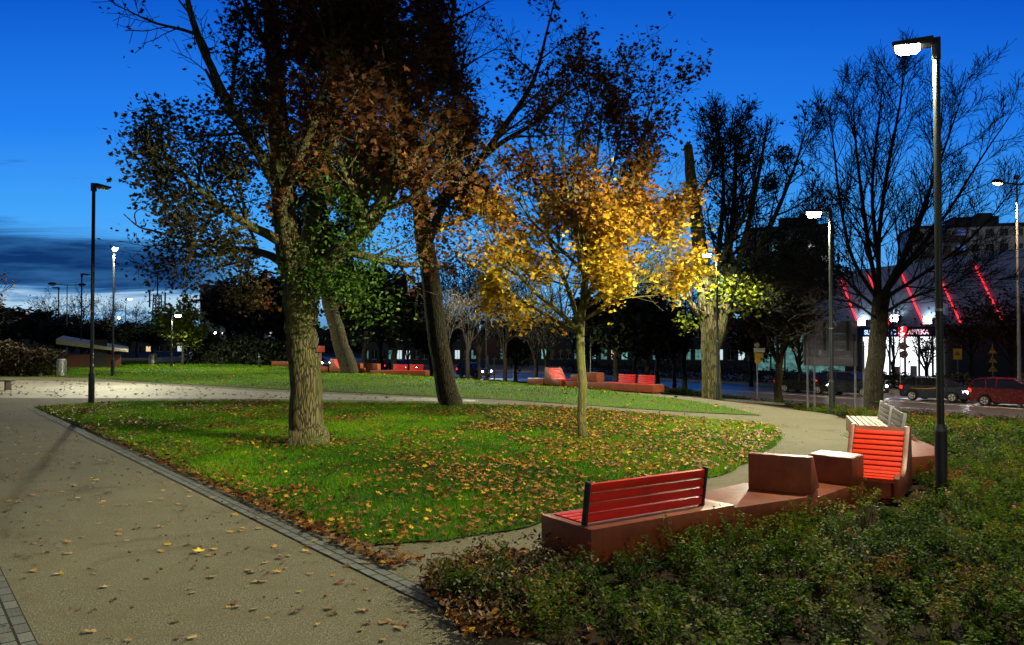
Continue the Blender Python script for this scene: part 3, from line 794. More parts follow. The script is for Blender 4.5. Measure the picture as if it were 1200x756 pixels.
# --- the leaning tree behind it
base = G(529, 477); d2 = base.y; pm = d2 / FPX
def q(px, py, dd=0.0): return D(px, py, d2 + dd)
g = Grow(5)
P0, R0 = g.limb([base + Vector((0, 0, -.1)), base + Vector((-0.03, 0, .12)), q(521, 440), q(511, 380), q(503, 320), q(496, 265), q(486, 200), q(474, 120), q(462, 30), q(452, -60)], [x * pm for x in (16, 13.5, 12, 11.5, 11, 10.5, 9, 7.5, 6, 4)], 0, 3)
c2 = dict(cfg); c2['lmax'] = 4.0
limbs = [
    ([q(499, 290), q(520, 240, -.4), q(552, 200, -.8), q(590, 150, -1), q(625, 95, -1.1), q(640, 40, -1.1), q(650, 0, -1.1)], [6, 5, 4.2, 3.6, 2.4, 1.4, .7], 4),
    ([q(545, 208, -.8), q(580, 172, -1), q(625, 145, -1.2), q(660, 112, -1.3), q(690, 96, -1.3)], [3.6, 3, 2.2, 1.4, .7], 4),
    ([q(490, 230), q(460, 180, .8), q(430, 120, 1.4), q(410, 40, 1.8), q(400, -40, 2)], [6, 5, 4, 3, 1.5], 7),
    ([q(480, 160), q(505, 110, -.8), q(525, 50, -1.2), q(535, -20, -1.4)], [5, 4, 3, 2], 7),
    ([q(486, 200), q(512, 160, .6), q(535, 110, 1.2), q(545, 60, 1.5)], [5, 4, 3, 1.5], 7),
    ([q(470, 100), q(440, 60, -1), q(425, 0, -1.5), q(420, -60, -1.6)], [4, 3.4, 2.6, 1.5], 7),
    ([q(497, 270), q(528, 262, .5), q(552, 250, .8), q(570, 232, 1.0)], [4, 3, 2, 1], 5),
    ([q(480, 170), q(450, 190, -.8), q(430, 215, -1.2)], [3.5, 2.5, 1], 5),
]
for pts, rad, nch in limbs:
    Pl, Rl = g.limb(pts, [x * pm for x in rad], 1, 3)
    L = sum((Pl[i + 1] - Pl[i]).length for i in range(len(Pl) - 1))
    c = dict(c2); c['n'] = [0, int(nch * 1.5), 8, 5]
    g.spawn(Pl, Rl, min(L, 5.0), 1, c, 0.25)
c = dict(c2); c['n'] = [12, 6, 5, 4]; g.spawn(P0, R0, 7, 0, c, 0.55)
t2 = tree('tree', 'tall dark leaning tree right of the big one, brown crown beyond the frame', g, base, BK_dark)
Pa = leafcloud(g, 6, 0.20, 1.0, base)
W3 = Pa + np.array(base); pxv = 600 + W3[:, 0] * FPX / W3[:, 1]; pyv = HORIZ - (W3[:, 2] - CAM_H) * FPX / W3[:, 1]
wv = 60 * vnoise(Pa[:, [0, 2]], 0.55, 3.7) + 25 * vnoise(Pa[:, [0, 2]], 1.7, 6.1)
dens = np.interp(pxv + wv - np.clip(pyv - 60, 0, 200) * .12, [470, 540, 580, 640], [0.50, 0.38, 0.10, 0.05]); dens = np.where(pyv > 270, 0.25, dens)
dens = dens * np.clip(0.5 + 2.0 * vnoise(Pa[:, [0, 2]], 0.75, 1.2), 0.04, 1.2)
kp = NR.uniform(0, 1, len(pxv)) < dens
Pa = Pa[kp]; pxv = pxv[kp]; pyv = pyv[kp]
leaves('crown', Pa, 0.15, np.clip(0.36 + NR.normal(0, 0.2, len(Pa)) + 0.0008 * (pyv - 150), 0, 1), LF_rust, t2, LOB)
c0 = np.array(q(497, 262, -.4)) - np.array(base); u = NR.normal(0, 1, (1500, 3)) * np.array([.55, .5, .6])
leaves('ivy', c0 + u, 0.11, np.clip(0.4 + NR.normal(0, 0.2, 1500), 0, 1), LF_green, t2, OVAL)

# --- the golden young maple
base = G(683, 514); d3 = base.y; pm = d3 / FPX
def q(px, py, dd=0.0): return D(px, py, d3 + dd)
g = Grow(9)
P0, R0 = g.limb([base + Vector((0, 0, -.1)), base + Vector((0, 0, .08)), q(682, 490), q(683, 450), q(680, 410), q(680, 378), q(684, 350), q(688, 300), q(694, 230), q(702, 160), q(708, 105)], [x * pm for x in (7, 6, 5.2, 5, 5, 5.2, 4.6, 3.6, 2.6, 1.6, .6)], 0, 3)
cm = dict(wob=0.10, up=0.045, rmin=0.004, leaf=2, max=3, n=[0, 7, 4, 2], t0=0.2, ang=40, ratio=0.50, rr=0.55, lmin=0.25, lmax=1.1)
limbs = [
    ([q(677, 378), q(668, 345, .2), q(650, 300, .4), q(632, 240, .5), q(622, 180, .6), q(618, 130, .6)], [3.2, 2.8, 2.4, 1.9, 1.3, .5]),
    ([q(677, 385), q(650, 362, -.4), q(620, 335, -.7), q(590, 300, -.9), q(565, 270, -1)], [3, 2.4, 2, 1.4, .5]),
    ([q(676, 390), q(645, 372, .5), q(615, 355, 1.0), q(585, 345, 1.3)], [2.8, 2.2, 1.5, .5]),
    ([q(684, 360), q(700, 320, -.3), q(722, 270, -.5), q(742, 210, -.6), q(756, 150, -.7), q(768, 110, -.7)], [3.2, 2.8, 2.3, 1.8, 1.2, .5]),
    ([q(686, 345), q(715, 325, .4), q(748, 305, .8), q(775, 285, 1), q(795, 268, 1.1)], [2.8, 2.3, 1.8, 1.2, .5]),
    ([q(683, 375), q(712, 358, -.5), q(740, 338, -.8), q(765, 320, -1.0), q(785, 308, -1.1)], [2.6, 2.2, 1.7, 1.1, .5]),
    ([q(688, 300), q(668, 240, -.5), q(660, 180, -.8), q(662, 120, -.9)], [2.6, 2, 1.4, .5]),
    ([q(692, 260), q(715, 210, .5), q(728, 150, .7), q(740, 95, .8)], [2.2, 1.8, 1.2, .5]),
    ([q(686, 340), q(680, 300, 1.0), q(670, 250, 1.6), q(655, 210, 1.8)], [2.4, 1.8, 1.2, .5]),
    ([q(684, 350), q(688, 320, -1.0), q(700, 280, -1.6), q(710, 235, -1.8)], [2.4, 1.8, 1.2, .5]),
    ([q(690, 290), q(720, 262, .2), q(755, 240, .3), q(790, 215, .3)], [2.2, 1.8, 1.2, .5]),
    ([q(686, 320), q(655, 290, -.2), q(620, 255, -.3), q(598, 215, -.3), q(590, 190, -.3)], [2.2, 1.8, 1.3, .8, .4]),
    ([q(694, 235), q(676, 180, .4), q(690, 120, .5), q(682, 92, .5)], [1.8, 1.4, 1, .5]),
]
for pts, rad in limbs:
    Pl, Rl = g.limb(pts, [x * pm for x in rad], 1, 3)
    L = sum((Pl[i + 1] - Pl[i]).length for i in range(len(Pl) - 1))
    c = dict(cm); c['n'] = [0, 15, 8, 2]; g.spawn(Pl, Rl, L, 1, c, 0.15)
c = dict(cm); c['n'] = [9, 6, 4]; g.spawn(P0, R0, 3, 0, c, 0.55)
t3 = tree('maple_tree', 'slender young maple with golden yellow leaves standing on the lawn', g, base, BK_young)
Pa = leafcloud(g, 9, 0.14, 1.0, base)
W3 = Pa + np.array(base); pyv = HORIZ - (W3[:, 2] - CAM_H) * FPX / W3[:, 1]; pxv = 600 + W3[:, 0] * FPX / W3[:, 1]
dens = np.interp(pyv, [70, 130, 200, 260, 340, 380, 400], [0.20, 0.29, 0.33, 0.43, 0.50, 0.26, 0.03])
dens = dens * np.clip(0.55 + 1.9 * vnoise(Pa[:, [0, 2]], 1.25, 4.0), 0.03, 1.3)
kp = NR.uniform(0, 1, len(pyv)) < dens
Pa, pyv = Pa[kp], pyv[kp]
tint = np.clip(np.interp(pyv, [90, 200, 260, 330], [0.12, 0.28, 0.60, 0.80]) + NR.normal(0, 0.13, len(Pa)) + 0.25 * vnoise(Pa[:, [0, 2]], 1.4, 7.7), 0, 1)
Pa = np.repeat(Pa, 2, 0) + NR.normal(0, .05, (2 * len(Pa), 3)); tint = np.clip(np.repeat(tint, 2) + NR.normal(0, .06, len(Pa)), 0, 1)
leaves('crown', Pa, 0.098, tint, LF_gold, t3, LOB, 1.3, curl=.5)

# --- generic trees
def make_tree(name, label, base, h, r, seed, style, bark, leafm=None, group=None, cat='tree', lean=(0, 0)):
    g = Grow(seed); rr = g.r
    P0 = [base + Vector((0, 0, -0.3))]; Rr = [r * 1.35]
    ht = h * style.get('bole', 0.3)
    n = 5
    dd = Vector((lean[0], lean[1], 1)).normalized()
    for i in range(1, n + 1):
        P0.append(base + dd * (ht * i / n) + Vector((rr.gauss(0, .04), rr.gauss(0, .04), 0)) * h * 0.1); Rr.append(r * (1.1 - 0.25 * i / n))
    P, Q = g.limb(P0, Rr, 0, 2)
    c = dict(wob=0.12, up=0.03, rmin=0.012, leaf=2, max=4, n=[0, 7, 5, 4], t0=0.18, ang=38, ratio=0.48, rr=0.55, lmin=0.4, lmax=3.4)
    c.update(style.get('c', {}))
    top = P[-1]; k = style.get('limbs', 6)
    for i in range(k):
        a = 2 * math.pi * i / k + rr.uniform(-.4, .4)
        tilt = style.get('tilt', 0.55) * rr.uniform(0.3, 1.1) if i else 0.08
        d = Vector((math.cos(a) * math.sin(tilt), math.sin(a) * math.sin(tilt), math.cos(tilt)))
        L = (h - ht) * rr.uniform(0.75, 1.0) * (0.8 if i else 1.0)
        st = P[-1] if rr.random() < 0.5 else P[-2 - rr.randrange(3)]
        g.branch(st, d, L, r * rr.uniform(0.35, 0.55), 1, c)
    t = tree(name, label, g, base, bark, group=group, cat=cat)
    if leafm:
        Pa = leafcloud(g, style.get('per', 2), style.get('spread', .2), style.get('keep', .5), base)
        ns = vnoise(Pa[:, [0, 2]], 0.8, seed) if len(Pa) < 60000 else np.zeros(len(Pa))
        kp = NR.uniform(0, 1, len(Pa)) < np.clip(0.6 + 1.2 * ns, 0.1, 1)
        Pa = Pa[kp]
        leaves('crown', Pa, style.get('size', .2), np.clip(0.45 + NR.normal(0, .24, len(Pa)), 0, 1), leafm, t, style.get('shape', RGH))
    return t, g
def far_base(px, dep):
    p = D(px, 400, dep); return Vector((p.x, p.y, terr(p.x, p.y)))
BARE = dict(bole=0.22, limbs=8, tilt=0.75, c=dict(n=[0, 9, 6, 4], max=4, up=0.045, wob=0.10, ang=34, ratio=0.46, rmin=0.009))

# stump-topped old tree with lime leaves by the lamp
base = far_base(834, 38.5); d5 = base.y; pm = d5 / FPX
def q(px, py, dd=0.0): return D(px, py, d5 + dd)
g = Grow(33)
g.limb([base + Vector((0, 0, -.4)), base + Vector((0, 0, .2)), q(834, 440), q(831, 390), q(827, 340), q(820, 290), q(814, 240), q(809, 200), q(806, 170)], [x * pm for x in (14, 12.2, 11, 10.4, 9.8, 9, 7.6, 6.2, 4.8)], 0, 3)
g.limb([q(836, 412), q(846, 385, -.3), q(852, 350, -.5), q(866, 310, -.3), q(880, 250), q(892, 190), q(900, 140)], [x * pm for x in (7, 6, 5, 4, 3, 2, .8)], 1, 3)
g.limb([q(828, 375), q(812, 360, -.5), q(806, 345, -.8), q(808, 325, -.9), q(797, 310, -1)], [x * pm for x in (5, 4, 3.5, 2.5, 1)], 1, 3)
c5 = dict(wob=0.13, up=0.05, rmin=0.014, leaf=3, max=4, n=[0, 8, 5, 4], t0=0.2, ang=38, ratio=0.5, rr=0.55, lmin=0.4, lmax=3.0)
up5 = [([q(838, 395), q(850, 330), q(858, 260, .4), q(862, 200, .6), q(860, 150, .8)], [7, 6, 5, 3.5, 1]),
       ([q(836, 380), q(842, 300, 1), q(848, 220, 1.5), q(842, 150, 1.8)], [6, 5, 3.5, 1]),
       ([q(842, 372), q(875, 320, .6), q(905, 260, .8), q(930, 200, .9), q(945, 150, .9)], [6, 5, 4, 2.5, 1]),
       ([q(832, 330), q(852, 290, -.6), q(878, 240, -.8), q(890, 170, -1)], [5, 4, 3, 1]),
       ([q(845, 385), q(885, 330, 1.2), q(930, 280, 1.6), q(965, 240, 1.8)], [5, 4, 2.6, 1]),
       ([q(814, 235), q(835, 200, .5), q(845, 160, .7)], [4, 2.5, 1]),
       ([q(838, 370), q(868, 362, -1.0), q(900, 355, -1.4)], [5, 3.4, 1])]
for pts, rad in up5:
    Pl, Rl = g.limb(pts, [x * pm * .68 for x in rad], 1, 3)
    c = dict(c5); c['n'] = [0, 15, 9, 5]; g.spawn(Pl, Rl, 5.6, 1, c, 0.25)
t5 = tree('tree', 'old grey tree with a sawn-off dead stub beside the small path lamp', g, base, BK_old, twigm=BK_twig)
Pa = leafcloud(g, 1, 0.2, 0.07, base)
leaves('crown', Pa, 0.20, np.clip(0.12 + NR.normal(0, .1, len(Pa)), 0, 1), LF_green, t5, RGH)
Pl = []
for cx, cy, dd, n, sx, sz in ((866, 338, -1.2, 560, .75, .45), (848, 322, -1, 220, .4, .45), (884, 350, -1.4, 400, .5, .4), (806, 325, -1, 170, .35, .3), (806, 378, -.6, 130, .28, .28), (795, 340, -1, 80, .3, .3)):
    c = np.array(q(cx, cy, dd)) - np.array(base); Pl.append(c + NR.normal(0, 1, (n, 3)) * np.array([sx, sx, sz]))
Pl = np.vstack(Pl)
leaves('lime_leaves', Pl, 0.19, np.clip(0.5 + NR.normal(0, .25, len(Pl)), 0, 1), LF_lime, t5, LOB)
for cx, cy, dd, rad in ((838, 178, .3, .55), (870, 188, 0, .42), (919, 181, .8, .52), (902, 214, .7, .45), (798, 322, -.9, .5)):
    c = np.array(q(cx, cy, dd)) - np.array(base); u = NR.normal(0, 1, (420, 3)); u = u / np.linalg.norm(u, axis=1)[:, None] * rad * NR.uniform(.2, 1, (420, 1)) ** 0.5
    leaves('mistletoe', c + u, 0.16, np.clip(0.2 + NR.normal(0, .15, 420), 0, 1), LF_green, t5, OVAL)

# bare spreading tree by the road
base = far_base(1022, 31); d6 = base.y; pm = d6 / FPX
def q(px, py, dd=0.0): return D(px, py, d6 + dd)
g = Grow(77)
g.limb([base + Vector((0, 0, -.4)), base + Vector((0, 0, .1)), q(1023, 452), q(1028, 400), q(1031, 365), q(1033, 340)], [x * pm for x in (13, 11.5, 10.3, 9.6, 9.2, 9.5)], 0, 3)
up6 = [([q(1031, 360), q(1020, 300, .3), q(1010, 230, .6), q(1002, 160, .8), q(1000, 100, .9)], [6, 5, 4, 2.6, .8], 11),
       ([q(1031, 352), q(1030, 280, -.6), q(1040, 200, -1), q(1055, 120, -1.2), q(1058, 86, -1.3)], [6, 5, 4, 2.4, .8], 11),
       ([q(1034, 345), q(1058, 300, -.2), q(1085, 235, -.4), q(1110, 165, -.5), q(1135, 90, -.6)], [6, 5, 4, 2.4, .8], 11),
       ([q(1036, 345), q(1070, 300, .6), q(1110, 250, 1.1), q(1150, 185, 1.4), q(1188, 130, 1.6)], [6, 4.6, 3.5, 2.2, .7], 11),
       ([q(1036, 350), q(1080, 322, 0), q(1125, 290, .2), q(1165, 250, .3), q(1190, 215, .3)], [5, 3.8, 2.8, 1.6, .7], 10),
       ([q(1029, 352), q(1000, 305, -.4), q(985, 240, -.7), q(978, 180, -.9), q(972, 135, -1)], [5, 4, 3, 2, .7], 10),
       ([q(1028, 362), q(998, 335, .6), q(970, 300, 1), q(955, 255, 1.2)], [4, 3, 2, .7], 8),
       ([q(1028, 300, .2), q(1022, 220, 1.4), q(1030, 140, 1.9), q(1035, 95, 2)], [5, 4, 2.4, .8], 10),
       ([q(1040, 340), q(1075, 270, 1.2), q(1098, 190, 1.8), q(1105, 110, 2)], [5, 4, 2.4, .8], 10),
       ([q(1032, 370), q(1065, 350, -1), q(1110, 335, -1.6), q(1150, 318, -2)], [4, 3, 2, .7], 8),
       ([q(1030, 375), q(1000, 355, -1), q(975, 350, -1.4), q(950, 330, -1.6)], [3, 2.2, 1.5, .6], 7)]
c6 = dict(wob=0.10, up=0.045, rmin=0.0088, leaf=9, max=4, n=[0, 9, 6, 4], t0=0.15, ang=33, ratio=0.46, rr=0.5, lmin=0.35, lmax=2.6)
for pts, rad, nn in up6:
    Pl, Rl = g.limb(pts, [x * pm * .50 for x in rad], 1, 3)
    c = dict(c6); c['n'] = [0, nn + 7, 9, 5]; g.spawn(Pl, Rl, 5.4, 1, c, 0.12)
tree('tree', 'leafless tree fanning out behind the tall near lamp post', g, base, BK_black, twigm=BK_twig)

# leaning trunk beyond the walk
base = G(410, 438); d4 = base.y; pm = d4 / FPX
def q(px, py, dd=0.0): return D(px, py, d4 + dd)
g = Grow(14)
Pl, Rl = g.limb([base + Vector((0, 0, -.2)), base, q(403, 415), q(394, 385), q(386, 355), q(381, 310), q(378, 260), q(384, 200)], [x * pm for x in (13, 11, 9.5, 8.5, 8, 6.5, 5, 2.5)], 0, 3)
c = dict(cfg); c.update(n=[13, 7, 5, 4], lmax=3.6, rmin=.012); g.spawn(Pl, Rl, 8, 0, c, 0.5)
t4 = tree('tree', 'dark tree with a trunk leaning left beside the far red lounger', g, base, BK_dark)
Pa = leafcloud(g, 2, .25, .8, base)
leaves('crown', Pa, 0.26, np.clip(0.25 + NR.normal(0, .2, len(Pa)), 0, 1), LF_rust, t4, RGH)

# brown tree in front of the tower block
p7 = D(912, 400, 50)
make_tree('tree', 'broad brown-leaved tree hiding the tower block, right of the old grey tree', Vector((p7.x, p7.y, terr(p7.x, p7.y))), 10.8, 0.24, 3, dict(bole=.22, limbs=10, tilt=.70, per=4, spread=.30, keep=.9, size=.28, c=dict(n=[0, 11, 7, 3], max=3, leaf=2, lmax=3.2)), BK_dark, LF_umber)
for px, dep, h, sd, lab in ((1138, 66, 8.5, 61, 'reddish leafed tree before the mall facade, between two yellow warning signs'), (1186, 60, 8.0, 62, 'reddish leafed tree at the mall end, beside the road lamp mast'), (1085, 64, 6.0, 63, 'small half-bare tree in front of the lit pharmacy window'), (936, 62, 8.0, 64, 'dark red tree left of the big back-to-front road sign')):
    p = D(px, 400, dep)
    make_tree('tree', lab, Vector((p.x, p.y, ROAD_Z)), h, 0.16, sd, dict(bole=.28, limbs=7, tilt=.75, per=2, spread=.28, keep=.55 if sd != 63 else .15, size=.26, c=dict(n=[0, 8, 6, 3], max=3, leaf=2, lmax=2.4)), BK_dark, LF_red)
p = D(1047, 400, 68)
make_tree('tree', 'thin bare street tree in the middle of the pharmacy front', Vector((p.x, p.y, ROAD_Z)), 8.5, 0.16, 65, dict(bole=.25, limbs=6, tilt=.7, c=dict(n=[0, 7, 5, 3], max=4, leaf=9, lmax=2.4)), BK_dark)

# the wood along the road in the middle distance
DENSE = dict(bole=.40, limbs=12, tilt=.80, per=4, spread=.42, keep=1.0, size=.42, c=dict(n=[0, 10, 6, 3], max=3, leaf=2, ratio=.42, lmax=2.6))
proto_d, _ = make_tree('tree', 'dense dark tree', Vector((0, 0, 0)), 8.0, .2, 41, DENSE, BK_twig, LF_dark)
proto_b, _ = make_tree('tree', 'bare', Vector((0, 0, 0)), 9.0, .15, 42, dict(bole=.25, limbs=7, tilt=.45, c=dict(n=[0, 8, 5, 3], max=4, leaf=9, lmax=2.6, rmin=.014)), BK_twig)
proto_b2, _ = make_tree('tree', 'bare', Vector((0, 0, 0)), 9.0, .15, 43, dict(bole=.32, limbs=6, tilt=.6, per=1, spread=.25, keep=.14, size=.22, c=dict(n=[0, 8, 5, 3], max=4, leaf=3, lmax=2.6, rmin=.014)), BK_twig, LF_rust)
used = set()
def plant(proto, px, dep, h, rz, label, group, wide=1.0):
    b = far_base(px, dep); h0 = 8.0 if proto is proto_d else 9.0
    s = h / h0
    if proto not in used:
        used.add(proto); o = proto; o['label'] = label; o.location = b; o.rotation_euler = (0, 0, rz); o.scale = (s * wide, s * wide, s)
        if group: o['group'] = group
        return o
    return dup(proto, label, b, rz, (s * wide, s * wide, s), group)
gw = 'dark leafy trees along the road behind the far benches'
for i, (px, dep, h, wd, lab) in enumerate(((268, 78, 8.0, 1.1, 'dark bushy tree left of the big trunk, beyond the flower bed'), (306, 72, 8.4, 1.2, 'dark dense tree directly left of the big ridged trunk'),
        (428, 56, 7.6, 1.05, 'black-green tree just right of the leaning trunk'), (462, 60, 7.8, 1.15, 'dense dark tree between the leaning trunk and the second trunk'), (505, 66, 6.4, 1.1, 'low dark tree behind the second trunk'),
        (604, 62, 5.0, .8, 'low dark tree below the golden maple, left of its stem'), (722, 58, 8.2, .95, 'tall dark tree right of the golden maple, behind the benches'), (758, 60, 7.4, .95, 'dark tree second to the right of the golden maple'),
        (790, 64, 6.6, .9, 'dark tree left of the old grey trunk'), (690, 70, 6.0, .9, 'dark tree straight behind the golden maple stem'), (330, 70, 7.0, 1.2, 'dark tree peeping out behind the big ridged trunk'), (880, 66, 6.2, 1.0, 'dark tree right of the old grey trunk, before the shops'))):
    plant(proto_d, px, dep, h, i * 1.1, lab, gw, wd)
gb = 'bare trees along the road in the middle distance'
for i, (px, dep, h, lab) in enumerate(((447, 70, 10, 'bare tree rising over the dark trees left of the second trunk'), (524, 52, 8.5, 'bare tree close left of the second leaning trunk'), (548, 55, 9.5, 'thin bare tree right of the second leaning trunk'), (562, 60, 9.0, 'thin bare tree beside the lit far lamp'),
        (592, 56, 8.6, 'thin bare tree right of the lit far lamp'), (628, 50, 7.5, 'bare tree behind the left side of the golden crown'), (604, 75, 10, 'tall far bare tree behind the golden crown'), (640, 48, 6.5, 'dark thin tree left of the maple stem near the bench end'), (770, 66, 12, 'tall bare tree behind the right edge of the golden crown'), (745, 75, 13, 'tallest bare tree behind the maple'), (802, 62, 11, 'bare tree behind the dead stub of the old grey tree'), (478, 75, 8, 'bare tree beyond the road left of the second trunk'))):
    plant(proto_b if i % 3 else proto_b2, px, dep, h, i * 1.7, lab, gb)
gl_ = 'dark trees along the left horizon'
LH = [(-20, 60, 5.2), (14, 70, 5.5), (48, 85, 6.0), (84, 90, 5.6), (118, 95, 5.2), (150, 100, 5.0), (178, 105, 5.0), (230, 100, 5.0), (-50, 48, 4.6), (66, 70, 4.2), (105, 72, 4.0)]
labs = ['dark tree at the left frame edge on the horizon', 'bushy dark tree second from the left edge', 'dark tree left of the slim unlit posts', 'dark tree under the unlit double-headed post', 'dark tree just right of the tall unlit post', 'far dark tree below the small lit lamp', 'far dark tree below the radio mast', 'far dark tree behind the lamp-lit lime tree', 'large dark bush beyond the left frame edge', 'low dark bush above the pavilion roof', 'low dark bush right of the pavilion roof top']
for i, ((px, dep, h), lab) in enumerate(zip(LH, labs)):
    plant(proto_d, px, dep, h * (.86 if px > 0 else 1), i * 2.1, lab, gl_, 1.35)
for i, (px, dep, h, lab) in enumerate(((10, 40, 6.3, 'half-bare tree reaching in from the left frame edge'), (96, 105, 9.0, 'bare tree on the horizon right of the pavilion'), (128, 110, 8.6, 'bare tree on the horizon beside the lit lamp post'), (160, 115, 8.2, 'bare tree on the horizon left of the radio mast'), (56, 108, 9.0, 'bare tree on the horizon above the bin'))):
    plant(proto_b2 if i else proto_b2, px if i else -22, dep, h, i * 1.3, lab, 'bare trees along the left horizon')
# lamp-lit lime tree
p = far_base(214, 62)
tl, _ = make_tree('lime_tree', 'small yellow-green tree lit up by the lamp hidden in its crown', p, 5.0, .10, 51, dict(bole=.30, limbs=8, tilt=.75, per=5, spread=.25, keep=1.0, size=.26, c=dict(n=[0, 7, 5, 3], max=3, leaf=2, lmax=1.4)), BK_dark, LF_lime)
# distant wood as one mass
Pf = []
for i in range(520):
    a = NR.uniform(-0.9, 0.9); dep = NR.uniform(230, 420); hh = NR.uniform(4.5, 9.0) * (1.0 if a < 0.1 else 1.25)
    c = np.array([a * dep, dep, ROAD_Z + hh * .5]); Pf.append(c + NR.normal(0, 1, (60, 3)) * np.array([6.0, 4.0, hh * .22]))
Pf = np.vstack(Pf)
o = leaves('distant_wood', Pf, 3.0, np.clip(NR.uniform(0, 1, len(Pf)), 0, 1), LF_dark, None, RGH)
tag(o, 'dark far-off wood along the horizon', 'wood', kind='stuff')

# hedges
def hedge(name, label, a, b, w, h, m, n, size=.14, group=None, tint=.4):
    a, b = Vector(a), Vector(b); L = (b - a).length; u = (b - a).normalized(); nn = Vector((-u.y, u.x, 0))
    T = NR.uniform(0, 1, n); sx = NR.uniform(-1, 1, n); zz = NR.uniform(0, 1, n)
    top = 1 + .14 * np.sin(T * L * 1.3) + .10 * np.sin(T * L * 3.1 + 1)
    P = np.array([tuple(a + u * (t * L) + nn * (s * w / 2 * (1 - .4 * z * z))) for t, s, z in zip(T, sx, zz)])
    P[:, 2] = terr_np(P) + zz * h * top + NR.normal(0, .04, n)
    base = Vector((a.x, a.y, terr(a.x, a.y)))
    o = leaves(name, P - np.array(base), size, np.clip(tint + NR.normal(0, .25, n), 0, 1), m, None, OVAL)
    o.location = base
    core = MB()
    k = max(2, int(L / 2))
    return tag(o, label, 'hedge', group)
A, B = RN * 61.0 + RU * -12, RN * 61.0 + RU * 14
hedge('hedge', 'clipped brown-green hedge between the cars and the pharmacy', A, B, 1.6, 1.5, LF_green, 16000, .17, tint=.3)
A, B = RN * 60.0 + RU * 16, RN * 60.0 + RU * 70
hedge('hedge', 'long dark hedge beyond the road behind the old grey tree', A, B, 1.6, 1.3, LF_dark, 16000, .22)
hedge('hedge', 'dark reddish hedge on the left beyond the metal bin', G(-120, 440), far_base(66, 44), 3.0, 1.6, LF_umber, 12000, .2, tint=.15)
hedge('hedge', 'dark hedge band behind the red flower bed', far_base(225, 66), far_base(345, 62), 2.0, 2.3, LF_dark, 9000, .28)

# ------------------------------------------------------------------ shrubs of the planting bed
M_shrub = leaf_mat('bed_shrub_leaf', [(0.0, (0.008, 0.018, 0.003)), (0.35, (0.020, 0.050, 0.0015)), (0.7, (0.060, 0.115, 0.002)), (0.88, (0.14, 0.135, 0.006)), (1.0, (0.16, 0.050, 0.012))], 0.35, 0.55, 0.04)
M_stem = mat('shrub_stem', (0.06, 0.035, 0.018), 0.8)
M_pink = mat('pink_blossom', (0.50, 0.14, 0.12), 0.6, var=.5, scale=2)
def shrub_mass(name, label, C0, nst, h, spread, nleaf, lsize):
    """low plants: arching stems that leave one foot, leaves along them; every plant has its own height and hue"""
    m = len(C0)
    hp = h * NR.uniform(.55, 1.35, m) * np.clip(1 + .45 * vnoise(C0, .6, 3.3), .5, 1.5); tp = NR.normal(0, .16, m) + .22 * vnoise(C0, .5, 5.5) + (NR.uniform(0, 1, m) < .10) * .40
    n = m * nst; idx = np.repeat(np.arange(m), nst)
    P = C0[idx] + NR.normal(0, .05, (n, 2)) * spread / .3
    z0 = terr_np(P) + .02
    H = hp[idx] * NR.uniform(.55, 1.15, n)
    a = NR.uniform(0, 2 * np.pi, n); r = spread * np.sqrt(NR.uniform(.02, 1, n)) * (hp[idx] / h)
    lean = np.stack([np.cos(a), np.sin(a)], 1) * r[:, None]
    H = H * (1 - .35 * (r / spread / 1.3) ** 2)
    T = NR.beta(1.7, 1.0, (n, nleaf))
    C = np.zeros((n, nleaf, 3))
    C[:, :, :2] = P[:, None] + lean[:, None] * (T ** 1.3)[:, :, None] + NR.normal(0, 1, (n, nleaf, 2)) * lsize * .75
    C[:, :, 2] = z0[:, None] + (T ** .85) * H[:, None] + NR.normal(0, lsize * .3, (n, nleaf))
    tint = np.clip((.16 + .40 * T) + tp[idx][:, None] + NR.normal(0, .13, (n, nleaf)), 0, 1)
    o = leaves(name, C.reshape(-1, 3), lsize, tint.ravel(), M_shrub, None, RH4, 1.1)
    tag(o, label, 'shrubs', kind='stuff')
    k = 3; aa = np.arange(k) * 2 * np.pi / k
    off = np.stack([np.cos(aa), np.sin(aa), aa * 0], 1) * (.0022 + .0004 * C0[:, 1].mean() / 4)
    b0 = np.column_stack([P, z0]); bm_ = np.column_stack([P + lean * .40, z0 + .555 * H]); b1 = np.column_stack([P + lean, z0 + H])
    V = np.concatenate([b0[:, None] + off[None] * 1.4, bm_[:, None] + off[None], b1[:, None] + off[None] * .5], 1).reshape(-1, 3)
    bb = (np.arange(n) * 9)[:, None]; j = np.arange(k)[None, :]
    F = np.concatenate([np.stack([bb + l * 3 + j, bb + l * 3 + (j + 1) % k, bb + l * 3 + 3 + (j + 1) % k, bb + l * 3 + 3 + j], -1).reshape(-1, 4) for l in (0, 1)])
    raw_mesh('stems', V, F, 4, M_stem, o)
    return b1
def spaced(P, d):
    """thin random points so that no two stand closer than d"""
    grid, out = {}, []
    for x, y in P:
        k = (int(x // d), int(y // d))
        if any((x - u) ** 2 + (y - v) ** 2 < d * d for a in (-1, 0, 1) for b in (-1, 0, 1) for u, v in grid.get((k[0] + a, k[1] + b), ())): continue
        grid.setdefault(k, []).append((x, y)); out.append((x, y))
    return np.array(out)
P = scatter(BED, 60000); P = P[inview(P) & (P[:, 1] < 13)]
P = P[((P[:, 0] - 1.9) * .56 - (P[:, 1] - 7.45) * .83 > .12) | (P[:, 0] > 5.3) | (P[:, 1] < 6.4)]
bare = vnoise(P, .75, 9.4) + .5 * vnoise(P, 1.9, 2.4)
nearness = np.clip((P[:, 1] - 5.5) * .13 + (P[:, 0] - 1.5) * .06, -.2, .6)
P = spaced(P[bare + nearness > -.58], .215)
T1 = shrub_mass('shrubs', 'low leafy shrubs filling the bed in front of the red bench', P, 12, .36, .25, 42, .035)
